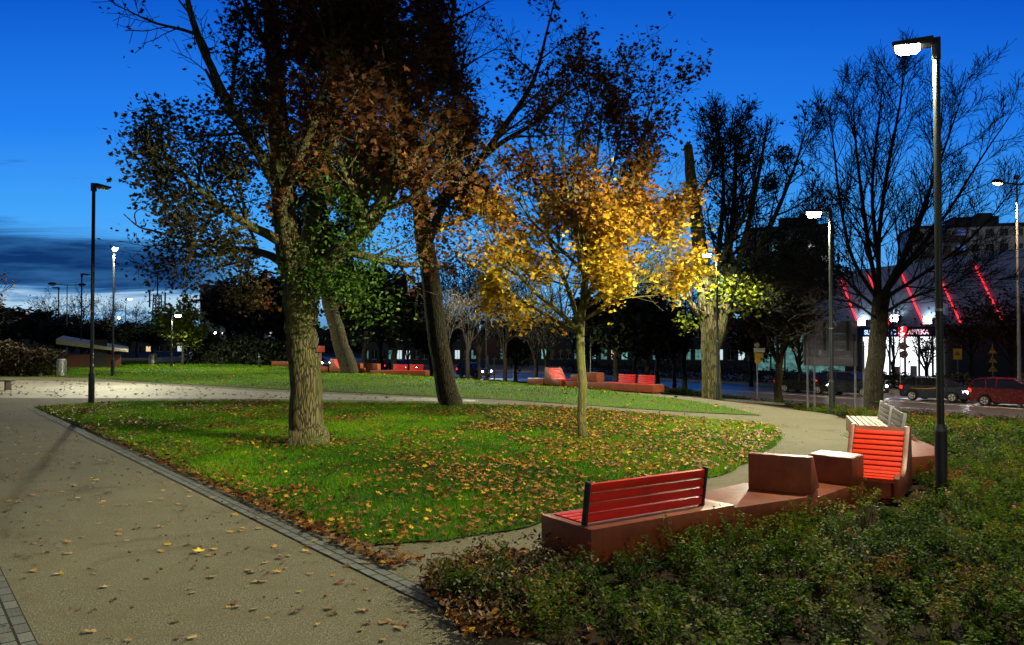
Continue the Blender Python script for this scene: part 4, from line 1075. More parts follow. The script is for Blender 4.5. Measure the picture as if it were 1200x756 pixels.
P = scatter(BED, 60000); P = P[inview(P) & (P[:, 1] >= 13) & (P[:, 1] < 24)]; sv = P[:, 0] * .8 + P[:, 1] * .6
T2 = shrub_mass('shrubs', 'green and reddish shrubs of the bed behind the pale bench', spaced(P[sv < 19], .38), 9, .36, .34, 28, .055)
P = P[sv >= 19]
Pf = scatter(BED, 120000); Pf = Pf[inview(Pf) & (Pf[:, 1] >= 24)]
T3 = shrub_mass('shrubs', 'shrubs sloping down towards the road beyond the last path lamp', spaced(np.vstack([P, Pf]), .50), 9, .26, .45, 18, .085)
tips = np.vstack([T1[NR.uniform(0, 1, len(T1)) < .012], T2[NR.uniform(0, 1, len(T2)) < .03], T3[NR.uniform(0, 1, len(T3)) < .04]])
C = np.repeat(tips, 5, 0) + NR.normal(0, .016, (len(tips) * 5, 3)) * (1 + tips[:, 1:2].repeat(5, 0) * .05)
o = leaves('blossoms', C, .020 + .0014 * C[:, 1], NR.uniform(0, 1, len(C)), leaf_mat('blossom', [(0, (.22, .06, .045)), (.6, (.42, .13, .11)), (1, (.55, .22, .19))], .3), None, OVAL)
tag(o, 'small pink and reddish blossoms dotted over the shrub bed', 'blossoms', kind='stuff')
# reddish creeping dogwood at the bed's tip
P = scatter(BEDTIP, 9000); P = P[:260]
C = np.column_stack([P, NR.uniform(.05, .26, len(P))]); C = np.repeat(C, 9, 0) + NR.normal(0, .05, (len(P) * 9, 3)); C[:, 2] = np.maximum(C[:, 2], .04)
o = leaves('shrubs', C, .042, np.clip(NR.normal(.5, .3, len(C)), 0, 1), LF_umber, None, OVAL)
tag(o, 'dark brownish low shrub at the pointed tip of the bed', 'shrubs', kind='stuff')

# ------------------------------------------------------------------ modular benches
def xy(v): return Vector((v[0], v[1], 0))
def bench_module(label, a, b, c, backs, slatm=M_redslat, group=None, top=.42, seat=(0.10, 0.90), framem=M_dsteel):
    """a = left end corner, b = right (back) end corner, c = far back corner; local x along b->c, local y across towards the sitter"""
    L = (xy(c) - xy(b)).length; Wd = (xy(a) - xy(b)).length
    ang = math.atan2(c[1] - b[1], c[0] - b[0])
    t = thing('bench', label, 'bench', (b[0], b[1], terr(b[0], b[1])), ang, group)
    t0, t1 = .13, top
    body = MB()
    sx0, sx1 = L * seat[0], L * seat[1]; sy0, sy1 = .24, Wd - .05
    # block with a shallow tray for the slats
    body.box((0, 0, t0), (L, sy0, t1)); body.box((0, sy1, t0), (L, Wd, t1)); body.box((0, sy0, t0), (sx0, sy1, t1)); body.box((sx1, sy0, t0), (L, sy1, t1))
    body.box((sx0, sy0, t0), (sx1, sy1, t1 - .05))
    # one clean shell: outer prism plus tray walls
    shell = MB()
    O = [(0, 0), (L, 0), (L, Wd), (0, Wd)]; I = [(sx0, sy0), (sx1, sy0), (sx1, sy1), (sx0, sy1)]
    vs = [(x, y, t0) for x, y in O] + [(x, y, t1) for x, y in O] + [(x, y, t1) for x, y in I] + [(x, y, t1 - .05) for x, y in I]
    fs = [(3, 2, 1, 0)] + [(i, (i + 1) % 4, 4 + (i + 1) % 4, 4 + i) for i in range(4)] + [(4 + i, 4 + (i + 1) % 4, 8 + (i + 1) % 4, 8 + i) for i in range(4)] + [(8 + i, 8 + (i + 1) % 4, 12 + (i + 1) % 4, 12 + i) for i in range(4)] + [(12, 13, 14, 15)]
    shell.add(vs, fs); shell.build('block', M_corten, t, bevel=.008)
    pl = MB(); pl.box((.10, .10, -.3), (L - .10, Wd - .12, t0)); pl.build('plinth', M_corten, t)
    k = 4; sw = (sy1 - sy0 - .015 * (k + 1)) / k
    for i in range(k):
        y0 = sy0 + .015 + i * (sw + .015); s = MB(); s.box((sx0 + .006, y0, t1 - .046), (sx1 - .006, y0 + sw, t1 + .008)); s.build('seat_slat', slatm, t, bevel=.005)
    for (x0, x1) in backs:
        M2 = Matrix.Translation((0, .16, t1)) @ Matrix.Rotation(math.atan2(.05, .36), 4, 'X')
        for xx in (x0, x1):
            r0 = MB(); r0.box((xx - .014, -.022, -.02), (xx + .014, .030, .375), 0, M2); r0.build('back_post', framem, t, bevel=.004)
        for j in range(4):
            s = MB(); z = .018 + j * .088; s.box((x0 + .016, -.012, z), (x1 - .016, .020, z + .074), 0, M2); s.build('back_slat', slatm, t, bevel=.004)
    return t
A, B, C = PZ(623, 605, .42), PZ(693, 621, .42), PZ(859, 592, .42)
u = (xy(C) - xy(B)).normalized(); B_ = xy(B); n = Vector((-u.y, u.x, 0)); A_ = B_ + n * .70; C_ = B_ + u * 1.78
bench_module('red slatted bench nearest the camera on a long rust-red block', A_, B_, C_, [(.06, 1.50)], seat=(.05, .88))
def block_thing(name, label, poly, z0, z1, cat, group=None, m=M_corten, plinth=.08, bevel=.008):
    b = poly[0]; t = thing(name, label, cat, (b[0], b[1], terr(b[0], b[1])), 0, group)
    pp = [(p[0] - b[0], p[1] - b[1]) for p in poly]
    mb = MB(); mb.prism(pp, z0, z1); mb.build('block', m, t, bevel=bevel)
    c = Vector((sum(p[0] for p in pp) / len(pp), sum(p[1] for p in pp) / len(pp)))
    if plinth:
        mb = MB(); mb.prism([tuple(c + (Vector(p) - c) * (1 - plinth * 2)) for p in pp], -.3, z0); mb.build('plinth', m, t)
    return t
D_ = C_ + n * .70
q1, q2 = Vector((3.0, 8.19, 0)), Vector((3.30, 8.62, 0))
q3, q4 = Vector((2.62, 9.02, 0)), Vector((2.35, 8.78, 0))
g1 = u * .012
t = block_thing('bench_plinth_block', 'low smooth rust-red block joining the near bench to the wedge', [tuple(p[:2]) for p in (C_ + g1 + n * .03, q1, q2, q3, q4, D_ + g1)], .12, .385, 'bench block')
# the wedge backrest standing on it
f0, f1 = PZ(877, 572.6, .39), PZ(952, 577, .39)
wu = (Matrix.Rotation(R(-11), 3, 'Z') @ (xy(f1) - xy(f0))).normalized(); wn = Vector((-wu.y, wu.x, 0)); wl = (xy(f1) - xy(f0)).length
t = thing('wedge_backrest', 'rust-red wedge-shaped block standing on the joining block', 'backrest block', (f0.x, f0.y, .386), math.atan2(wu.y, wu.x))
mb = MB(); prof = [(0, 0), (.50, 0), (.13, .385), (0, .385)]
vs = [(0, y, z) for y, z in prof] + [(wl, y, z) for y, z in prof]
mb.add(vs, [(0, 1, 2, 3), (7, 6, 5, 4), (0, 4, 5, 1), (1, 5, 6, 2), (2, 6, 7, 3), (3, 7, 4, 0)]); mb.build('block', M_corten, t, bevel=.007)
# base the wedge's far side and the cube stand on
block_thing('bench_plinth_block', 'low rust-red base block under the cube and the wedge foot', [(3.315, 8.64), (3.75, 9.10), (4.20, 9.55), (3.70, 10.05), (3.25, 9.75), (2.64, 9.05)], .10, .30, 'bench block')
ct = [PZ(947, 532, .62), PZ(998.6, 537.7, .62), PZ(1012, 533, .62)]
e = ct[0] + (ct[2] - ct[1])
cube_poly = [tuple(p[:2]) for p in (ct[1], ct[2], e, ct[0])]
t = thing('cube_seat', 'rust-red cube block with a pale glossy top next to the orange lounger', 'seat block', (ct[1].x, ct[1].y, .302))
mb = MB(); mb.prism([(p[0] - ct[1].x, p[1] - ct[1].y) for p in cube_poly], 0, .318); mb.build('block', M_corten, t, bevel=.008)
mb = MB(); cc = Vector((sum(p[0] for p in cube_poly) / 4 - ct[1].x, sum(p[1] for p in cube_poly) / 4 - ct[1].y))
mb.prism([tuple(cc + (Vector((p[0] - ct[1].x, p[1] - ct[1].y)) - cc) * .93) for p in cube_poly], .316, .326)
mb.build('sheen_slab', mat('pale_top_sheen', (.50, .47, .44), .3, var=.15, scale=40), t, bevel=.002)  # thin pale slab: the lamp's sheen on the cube top, put into its colour

def lounger(label, loc, rz, slatm, group=None, Wd=.62):
    """seat front at local y=0, back reclining towards +y"""
    t = thing('lounge_chair', label, 'lounge chair', loc, rz, group)
    line = [(0.0, .33), (.12, .36), (.34, .30), (.50, .31), (.60, .37), (.74, .55), (.95, .84)]
    for side in (0, 1):
        x0 = -.06 if side == 0 else Wd
        mb = MB(); pr = [(0.0, .10), (0.0, .35), (.12, .385), (.34, .33), (.50, .335), (.61, .40), (.76, .58), (.96, .88), (1.06, .88), (1.12, .50), (1.12, .10)]
        vs = [(x0, y, z) for y, z in pr] + [(x0 + .06, y, z) for y, z in pr]; n_ = len(pr)
        mb.add(vs, [tuple(range(n_))[::-1], tuple(range(n_, 2 * n_))] + [(i, (i + 1) % n_, n_ + (i + 1) % n_, n_ + i) for i in range(n_)])
        mb.build('side_panel', M_corten, t, bevel=.006)
    mb = MB(); pr = [(.05, .10), (.05, .29), (.34, .26), (.52, .27), (.64, .36), (.95, .82), (1.04, .86), (1.08, .50), (1.08, .10)]
    n_ = len(pr); vs = [(.001, y, z) for y, z in pr] + [(Wd - .001, y, z) for y, z in pr]
    mb.add(vs, [tuple(range(n_))[::-1], tuple(range(n_, 2 * n_))] + [(i, (i + 1) % n_, n_ + (i + 1) % n_, n_ + i) for i in range(n_)]); mb.build('shell', M_corten, t)
    mb = MB(); mb.box((.06, .12, -.35), (Wd - .06, 1.0, .10)); mb.build('plinth', M_corten, t)
    # slats along the seating curve
    acc = [0]
    for i in range(1, len(line)): acc.append(acc[-1] + math.dist(line[i], line[i - 1]))
    s = .03
    while s < acc[-1]:
        i = next(j for j in range(1, len(acc)) if acc[j] >= s) - 1
        f = (s - acc[i]) / (acc[i + 1] - acc[i]); y = line[i][0] + (line[i + 1][0] - line[i][0]) * f; z = line[i][1] + (line[i + 1][1] - line[i][1]) * f
        an = math.atan2(line[i + 1][1] - line[i][1], line[i + 1][0] - line[i][0])
        mb = MB(); M2 = Matrix.Translation((0, y, z)) @ Matrix.Rotation(an, 4, 'X'); mb.box((.004, -.027, -.022), (Wd - .004, .027, .012), 0, M2)
        mb.build('slat', slatm, t, bevel=.005); s += .075
    return t
lc = Vector((4.02, 9.80, 0))
LR = math.atan2(-.62, .80) + R(4)
lounger('orange slatted lounge chair leaning back between cube and pale bench', lc, LR, M_orslat, Wd=.60)
# curved linking block behind the lounger, then the pale bench
block_thing('bench_plinth_block', 'curved rust-red block at the foot of the pale bench, beside the shrubs', [(5.25, 10.75), (5.85, 11.0), (6.18, 11.5), (6.34, 12.1), (6.42, 12.6), (5.75, 12.85), (5.55, 12.0), (5.15, 11.35)], .12, .41, 'bench block')
bB, bC = Vector((6.44, 12.66, 0)), Vector((7.62, 16.35, 0)); ub = (bC - bB).normalized(); nb = Vector((-ub.y, ub.x, 0))
bench_module('pale greyed timber bench with two backrests behind the orange lounger', bB + nb * .72, bB, bC, [(.45, 1.75), (1.95, 3.3)], slatm=M_palewood, seat=(.02, .985), framem=M_gsteel)

# far bench groups
def far_group(words, corner, direc):
    """the same modular row seen across the lawn: corner = far right corner, direc = along the row to the left"""
    cu = Vector((direc[0], direc[1], 0)).normalized(); cn = Vector((-cu.y, cu.x, 0)); o0 = Vector((corner[0], corner[1], 0))
    rz = math.atan2(cu.y, cu.x)
    def at(x, y): return o0 + cu * x + cn * y
    def quad(x0, x1, y0, y1): return [tuple(at(x, y)[:2]) for x, y in ((x0, y0), (x1, y0), (x1, y1), (x0, y1))]
    bench_module('rust-red bench with two slatted backrests, %s' % words, at(0, .75), at(0, 0), at(4.0, 0), [(.35, 1.22), (1.34, 2.25)], seat=(.05, .62))
    p = at(3.05, .12)
    t = thing('wedge_backrest', 'upright square rust-red block on the bench top, %s' % words, 'backrest block', (p.x, p.y, terr(*at(0, 0)[:2]) + .424), rz)
    mb = MB(); mb.prism([(0, 0), (.68, 0), (.68, .5), (0, .5)], 0, .38); mb.build('block', M_corten, t, bevel=.01)
    block_thing('bench_block', 'low rust-red block between bench and lounger, %s' % words, quad(4.05, 4.95, .05, .70), .10, .36, 'bench block')
    p = at(4.15, .15); t = thing('wedge_backrest', 'smaller rust-red block next to the lounger, %s' % words, 'backrest block', (p.x, p.y, terr(*at(4.1, 0)[:2]) + .362), rz)
    mb = MB(); mb.prism([(0, 0), (.42, 0), (.42, .45), (0, .45)], 0, .28); mb.build('block', M_corten, t, bevel=.01)
    p = at(5.0, .78); p.z = terr(p.x, p.y)
    lounger('bright red reclining lounger, %s' % words, p, rz - math.pi / 2 - R(8), M_redslat, None, .72)
    block_thing('bench_block', 'low dark block left of the red lounger, %s' % words, quad(6.2, 7.2, .1, .7), .10, .38, 'bench block')
far_group('behind the maple stem', (D(780, 400, 31.6).x, 31.9), (-.677, .736))
far_group('left of the second trunk', (D(503, 400, 46.5).x, 46.9), (-.97, .24))
p = G(318, 430)
block_thing('bench_block', 'dark rust-red bench block half hidden behind the big trunk', [(p.x, p.y), (p.x + 1.6, p.y - .1), (p.x + 1.6, p.y + .6), (p.x, p.y + .7)], .1, .42, 'bench block')

# ------------------------------------------------------------------ lamps
def lamp_light(parent, loc, power, colour, tilt, half=74, gain=4.2, soft=.12):
    """street optics: a downward beam, stronger towards its rim so that the ground is lit evenly"""
    l = bpy.data.lights.new('lamp_light', 'SPOT'); l.energy = power; l.color = colour
    l.spot_size = R(half * 2); l.spot_blend = .22; l.shadow_soft_size = soft
    l.use_nodes = True
    T = NT(l.node_tree); T.n.clear()
    gi = T.add('ShaderNodeNewGeometry'); sp = T.add('ShaderNodeSeparateXYZ'); T.link(gi.outputs['Incoming'], sp.inputs[0])
    c = T.math('MAXIMUM', T.math('ABSOLUTE', sp.outputs[2]), .2)
    k = T.math('MINIMUM', T.math('DIVIDE', 1.0, T.math('POWER', c, 3.0)), gain)
    e = T.add('ShaderNodeEmission'); T.link(k, e.inputs[1]); o_ = T.add('ShaderNodeOutputLight'); T.link(e.outputs[0], o_.inputs[0])
    o = bpy.data.objects.new('lamp_light', l); COL.objects.link(o)
    o.parent = parent; o.location = loc; o.rotation_euler = (0, tilt, 0)
    return o
WARM = (1.0, .94, .62)
def park_lamp(label, base, H, arm_az, lit=None, lens=M_lens, collar=True, stickers=True, r=.055, group='slim park lamps with flat heads', head=.66, half=76, bowl=.06):
    """local +x = the direction the head reaches"""
    t = thing('street_lamp', label, 'street lamp', base, arm_az, group)
    mb = MB(); mb.tube([(0, 0, -.3), (0, 0, H - .02)], [r * 1.02, r * .92], 14); po = mb.build('pole', M_dsteel, t, smooth=True)
    mb = MB(); mb.cyl((0, 0), r * 1.62, -.2, .92, 16); mb.cyl((0, 0), r * 1.62, .92, 1.0, 16, r1=r * 1.1); mb.build('pole_base', M_dsteel, t, smooth=True)
    mb = MB(); mb.cyl((0, 0), r * 1.15, H * .42, H * .42 + .03, 14); mb.build('joint_ring', M_gsteel, po, smooth=True)
    mb = MB(); mb.box((-.09, -.10, -.01), (.09, .10, .012)); 
    for a in ((-.15, -.15), (.15, -.15), (.15, .15), (-.15, .15)): mb.cyl(a, .018, 0, .06, 6)
    mb.box((-.20, -.20, -.02), (.20, .20, .015)); mb.build('base_plate', M_dsteel, t)
    if stickers:
        for z in (1.18, 1.42, 1.52):
            mb = MB(); k = 5
            for i in range(k):
                a0, a1 = -1.9 + i * .13, -1.9 + (i + 1) * .13
                rr = r * 1.02 + .003
                mb.add([(rr * math.cos(a0), rr * math.sin(a0), z), (rr * math.cos(a1), rr * math.sin(a1), z), (rr * math.cos(a1), rr * math.sin(a1), z + .07), (rr * math.cos(a0), rr * math.sin(a0), z + .07)], [(0, 1, 2, 3)])
            mb.build('sticker', M_sticker, po)
    hd = MB()
    hd.box((-r * 1.15, -r * 1.15, H - .22), (r * 1.15, r * 1.15, H + .035))
    ax_ = r * .6
    vs = [(ax_, -.10, H - .045), (ax_, .10, H - .045), (head, .15, H - .02), (head, -.15, H - .02), (ax_, -.10, H + .045), (ax_, .10, H + .045), (head, .15, H + .028), (head, -.15, H + .028)]
    hd.add(vs, [(0, 1, 2, 3), (7, 6, 5, 4), (0, 4, 5, 1), (1, 5, 6, 2), (2, 6, 7, 3), (3, 7, 4, 0)])
    ho = hd.build('lamp_head', M_dsteel, t, bevel=.01)
    ln = MB()
    x0, x1 = head * .36, head - .03
    vs = [(x0, -.11, H - .036), (x0, .11, H - .036), (x1, .125, H - .026), (x1, -.125, H - .026)]
    vs2 = [(x0 + .05, -.07, H - .035 - bowl), (x0 + .05, .07, H - .035 - bowl), (x1 - .05, .08, H - .025 - bowl), (x1 - .05, -.08, H - .025 - bowl)]
    ln.add(vs + vs2, [(0, 4, 5, 1), (1, 5, 6, 2), (2, 6, 7, 3), (3, 7, 4, 0), (4, 7, 6, 5)])
    ln.build('lens', lens, ho)
    if lit: lamp_light(t, ((x0 + x1) / 2, 0, H - .06 - bowl), lit[0], lit[1], lit[2], half, lit[3] if len(lit) > 3 else 4.2)
    return t
bL1 = PZ(1103, 567, .30); bL1.z = 0
H1 = D(1103, 48, bL1.y).z - bL1.z
park_lamp('tall dark lamp post standing in the near shrubs, its flat head lit', bL1, H1, math.pi - .50, (1750, WARM, R(-13), 7.5), r=.042, half=85, head=.47)
bL2 = D(975, 486, 22.5); bL2.z = terr(bL2.x, bL2.y); H2 = D(975, 247, bL2.y).z - bL2.z
park_lamp('second lit park lamp in the bed, left of the bare spreading tree', bL2, H2, math.pi - .35, (2500, WARM, R(-8)), stickers=False, bowl=.13, half=80)
bL3 = D(841, 457, 35.5); bL3.z = terr(bL3.x, bL3.y); H3 = D(841, 297, bL3.y).z - bL3.z
park_lamp('third lit park lamp close beside the old grey trunk', bL3, H3, math.pi - .2, (1300, WARM, R(-6)), stickers=False, bowl=.13, half=80)
bL5 = G(107, 474); H5 = D(112, 216, bL5.y).z - bL5.z
park_lamp('unlit-looking dark lamp post at the lawn corner on the left', bL5, H5, 1.35, None, M_lens_off, head=.6)
bL6 = G(132, 441.5); H6 = D(135, 291, bL6.y).z - bL6.z
park_lamp('lit park lamp beyond the walk, right of the unlit post', bL6, H6, -1.0, (2500, WARM, R(-10), 6.0), stickers=False, bowl=.13, half=84)
bL4 = far_base(570, 50); H4 = D(566, 327, 50).z - bL4.z
park_lamp('lit lamp glaring through the left edge of the golden maple', bL4, H4, -1.9, (3600, WARM, R(-4)), stickers=False, bowl=.13, half=84)
bL7 = far_base(147, 92); H7 = D(149, 350, 92).z - bL7.z
park_lamp('small far lit lamp left of the radio mast', bL7, H7, 0.2, (600, WARM, 0), M_lens, stickers=False, bowl=.13, group='small far street lamps')
bL8 = far_base(201, 58); H8 = D(205, 369, 58).z - bL8.z
park_lamp('lit lamp half hidden in the small lime tree', bL8, H8, .1, (900, WARM, R(-8)), stickers=False, bowl=.13)
for px, top, dep, az, lab in ((95, 321, 60, 1.2, 'slim unlit post left of the tall unlit one'), (68, 337, 75, 2.9, 'slim unlit post furthest left, above the bin')):
    b = far_base(px, dep); park_lamp(lab, b, D(px, top, dep).z - b.z, az, None, M_lens_off, stickers=False, group='small far street lamps')
# lamps over the road: grey masts with a two-sided crossarm
def road_lamp(label, base, H, az, lit, lens, r=.10, power=900):
    t = thing('street_lamp', label, 'street lamp', base, az, 'tall grey road lamps')
    mb = MB(); mb.tube([(0, 0, -.2), (0, 0, H)], [r, r * .6], 12); mb.build('mast', M_gsteel, t, smooth=True)
    mb = MB(); mb.cyl((0, 0), r * 1.5, -.1, 1.1, 12); mb.build('mast_base', M_gsteel, t, smooth=True)
    mb = MB(); mb.tube([(-1.5, 0, H - .02), (0, 0, H - .1), (1.5, 0, H - .02)], .05, 8); mb.build('crossarm', M_gsteel, t, smooth=True)
    for s in (-1, 1):
        h = MB(); h.tube([(s * .95, 0, H - .02), (s * 1.1, 0, H + .0), (s * 1.5, 0, H + .02), (s * 1.72, 0, H - .01)], [.05, .12, .13, .05], 10); ho = h.build('lamp_head', M_dsteel, t, smooth=True)
        l = MB(); l.tube([(s * 1.06, 0, H - .09), (s * 1.3, 0, H - .13), (s * 1.62, 0, H - .10)], [.07, .11, .05], 10); l.build('lens', lens if s < 0 else M_lens_off, ho, smooth=True)
    if lit: lamp_light(t, (-1.3, 0, H - .3), power, (1, .66, .32), 0, 56, 1.6)
    return t
bN = Vector((6.5, -8.0, 0))
park_lamp('lit park lamp next in the row of the tall near one, behind the viewer', bN, 6.0, math.pi - .9, (900, WARM, R(-12)), stickers=False, half=82)
dep = 45.5
pR = D(1194, 400, dep); pR.z = ROAD_Z
tR = road_lamp('tall grey road lamp at the right edge, one orange lamp lit', pR, D(1194, 214, dep).z - ROAD_Z,   .25, True, M_lens_warm, power=6500)
mb = MB(); H = D(1194, 214, dep).z - ROAD_Z
mb.cyl((0, 0), .03, H - .1, H + .25, 8); mb.cyl((0, 0), .16, H + .2, H + .42, 12, r1=.12); mb.build('beacon', mat('red_beacon', (.30, .04, .03), .4), tR, smooth=True)
pR = far_base(572, 92); road_lamp('distant orange road lamp below the glaring park lamp', pR, D(572, 364, 92).z - pR.z, .2, True, M_lens_warm, power=500)
pR = far_base(160, 120); road_lamp('distant orange lamp low on the left horizon', pR, D(160, 379, 120).z - pR.z, .2, True, M_lens_warm, power=300)
pR = far_base(692, 62); road_lamp('thin grey mast behind the maple stem with pale crossarm', pR, D(692, 362, 62).z - pR.z, 1.2, False, M_lens_off, r=.05)
pR = far_base(78, 82); road_lamp('unlit double-headed road lamp above the pavilion', pR, D(78, 333, 82).z - pR.z, .5, False, M_lens_off, r=.07)
# small distant white lamps on the left
def globe(label, px, py, dep, m):
    b = far_base(px, dep); z = D(px, py, dep).z
    t = thing('street_lamp', label, 'street lamp', b, 0, 'tiny far lights at the left horizon')
    mb = MB(); mb.tube([(0, 0, -.2), (0, 0, z - b.z)], .05, 8); mb.build('pole', M_dsteel, t)
    mb = MB(); zz = z - b.z; mb.tube([(0, 0, zz - .12), (0, 0, zz - .05), (0, 0, zz + .12), (0, 0, zz + .2)], [.08, .17, .17, .06], 10); mb.build('lens', m, t, smooth=True)
for px, py, dep, lab in ((83, 383, 110, 'tiny white light left of the tall unlit post'), (136, 384, 112, 'tiny white light low beside the lit lamp post'), (139, 373, 120, 'tiny white light just above the lower one by the lamp post'), (220, 389, 64, 'small white light right of the lime tree stem'), (287, 389, 90, 'bluish white light between lime tree and big trunk'), (252, 391, 95, 'faint white light right of the lime tree'), (262, 391, 100, 'faintest white light behind the flower bed hedge')):
    globe(lab, px, py, dep, M_lens_far)

# ------------------------------------------------------------------ bins, bollards, flower wall
def litter_bin(label, base, H, r):
    t = thing('litter_bin', label, 'litter bin', base, 0.3, 'round metal litter bins')
    mb = MB(); mb.cyl((0, 0), r, .05, H * .9, 24); mb.build('drum', M_bsteel, t, smooth=True)
    mb = MB(); mb.cyl((0, 0), r * .9, -.05, .05, 20); mb.build('foot', M_dsteel, t, smooth=True)
    mb = MB(); mb.tube([(0, 0, H * .9), (0, 0, H * .93), (0, 0, H)], [r * 1.03, r * 1.03, r * .9], 24); mb.tube([(0, 0, H), (0, 0, H + .004)], [r * .6, r * .55], 16, 1); mb.build('lid', [M_gsteel, M_black], t, smooth=True)
    mb = MB()
    for i in range(14):
        a = i / 14 * 6.283; mb.box((r + .001, -.012, .08), (r + .012, .012, H * .87), 0, Matrix.Rotation(a, 4, 'Z'))
    mb.build('ribs', M_bsteel, t)
    return t
b = G(72, 441.3); litter_bin('round metal litter bin at the edge of the walk on the far left', b, .95, .24)
b = G(179, 427); litter_bin('smaller-looking metal bin at the end of the low curved wall', b, .85, .28)
b = G(291, 420.5); litter_bin('pale bin farthest away, right of the red flower bed', b, .85, .25)
b = G(304, 431); t = thing('bollard', 'short dark bollard on the far lawn left of the big trunk', 'bollard', b)
mb = MB(); mb.cyl((0, 0), .07, -.1, .9, 12); mb.cyl((0, 0), .085, .9, .98, 12, r1=.05); mb.build('post', M_dsteel, t, smooth=True)
mb = MB(); mb.cyl((0, 0), .074, .74, .82, 12); mb.build('band', M_gsteel, t, smooth=True)
b = G(375, 437); t = thing('signpost', 'slim wooden post with a small red plate beside the big trunk', 'sign', b)
mb = MB(); mb.box((-.07, -.07, -.2), (.07, .07, 1.35)); mb.build('post', mat('brown_wood', (.16, .06, .03), .7), t, bevel=.006)
mb = MB(); mb.box((-.16, -.12, 1.25), (.30, -.08, 1.62)); mb.build('plate', mat('red_plate', (.35, .05, .04), .5), t, bevel=.004)
wp = [G(190, 425.5), G(215, 424), G(240, 423), G(262, 422.5), G(278, 423), G(300, 424.5)]
mb = MB(); b0 = wp[0]
for i in range(len(wp) - 1):
    a_, c_ = wp[i] - b0, wp[i + 1] - b0; a_.z = c_.z = 0
    nn = Vector((-(c_ - a_).y, (c_ - a_).x, 0)).normalized() * .45
    mb.prism([tuple(a_[:2]), tuple(c_[:2]), tuple((c_ + nn)[:2]), tuple((a_ + nn)[:2])], -.1, .46)
o = mb.build('seat_wall', mat('pale_concrete', (.36, .35, .32), .7), loc=b0); tag(o, 'low pale curved seating wall in front of the red flowers', 'wall')
P = []
for i in range(700):
    k = RNG.randrange(2, 5); f = RNG.random(); p = wp[k].lerp(wp[k + 1] if k + 1 < len(wp) else wp[k], f); P.append((p.x + RNG.gauss(0, .3), p.y + 1.2 + RNG.gauss(0, .35), terr(p.x, p.y) + RNG.uniform(.25, .85)))
o = leaves('flowers', np.array(P), .17, NR.uniform(0, 1, len(P)), leaf_mat('red_flower', [(0, (.25, .02, .015)), (.7, (.55, .05, .03)), (1, (.75, .5, .4))], .3), None, RGH)
tag(o, 'bed of red flowers behind the low curved wall', 'flowers', kind='stuff')
# pale slatted bench end cut by the left frame edge
p = G(3, 458)
t = thing('bench', 'pale low slatted bench end cut off by the left frame edge', 'bench', (p.x, p.y, 0), .1)
for i in range(4):
    mb = MB(); mb.box((-1.6, i * .12, .36), (.25, i * .12 + .09, .41)); mb.build('seat_slat', M_palewood, t, bevel=.006)
for x in (-1.4, .05):
    mb = MB(); mb.box((x, .02, 0), (x + .06, .43, .36)); mb.build('leg', M_palewood, t, bevel=.005)

# pavilion with a tilted pale roof
pa, pb = far_base(70, 56), far_base(147, 57.8)
L = (xy(pb) - xy(pa)).length; az = math.atan2((pb - pa).y, (pb - pa).x)
t = thing('pavilion', 'low brick pavilion under a sloping pale roof on the left', 'pavilion', pa, az)
zA, zB = D(70, 397, 56).z - pa.z, D(147, 411, 57.8).z - pa.z
mb = MB(); mb.box((.3, .4, -.3), (L - .3, 5.5, min(zA, zB) - .25)); mb.build('wall', mat('dark_brick', None, .85, fn=brick_fn((.16, .055, .035), (.11, .04, .028), (.06, .05, .04), .25, .075, .012)), t)
mb = MB(); vs = []
for x, z in ((-.2, zA), (L + .2, zB)): vs += [(x, -.3, z - .38 if x < 0 else z - .12), (x, 6, z - .3 if x < 0 else z - .12), (x, 6, z + .25), (x, -.3, z)]
mb.add(vs, [(0, 1, 2, 3), (7, 6, 5, 4), (0, 4, 5, 1), (1, 5, 6, 2), (2, 6, 7, 3), (3, 7, 4, 0)]); mb.build('roof', mat('pale_roof_sheet', (.42, .38, .27), .7, var=.15), t, bevel=.02)
mb = MB(); mb.box((L - 2.2, .385, .0), (L - 1.2, .40, 2.0)); mb.build('door', M_black, t)

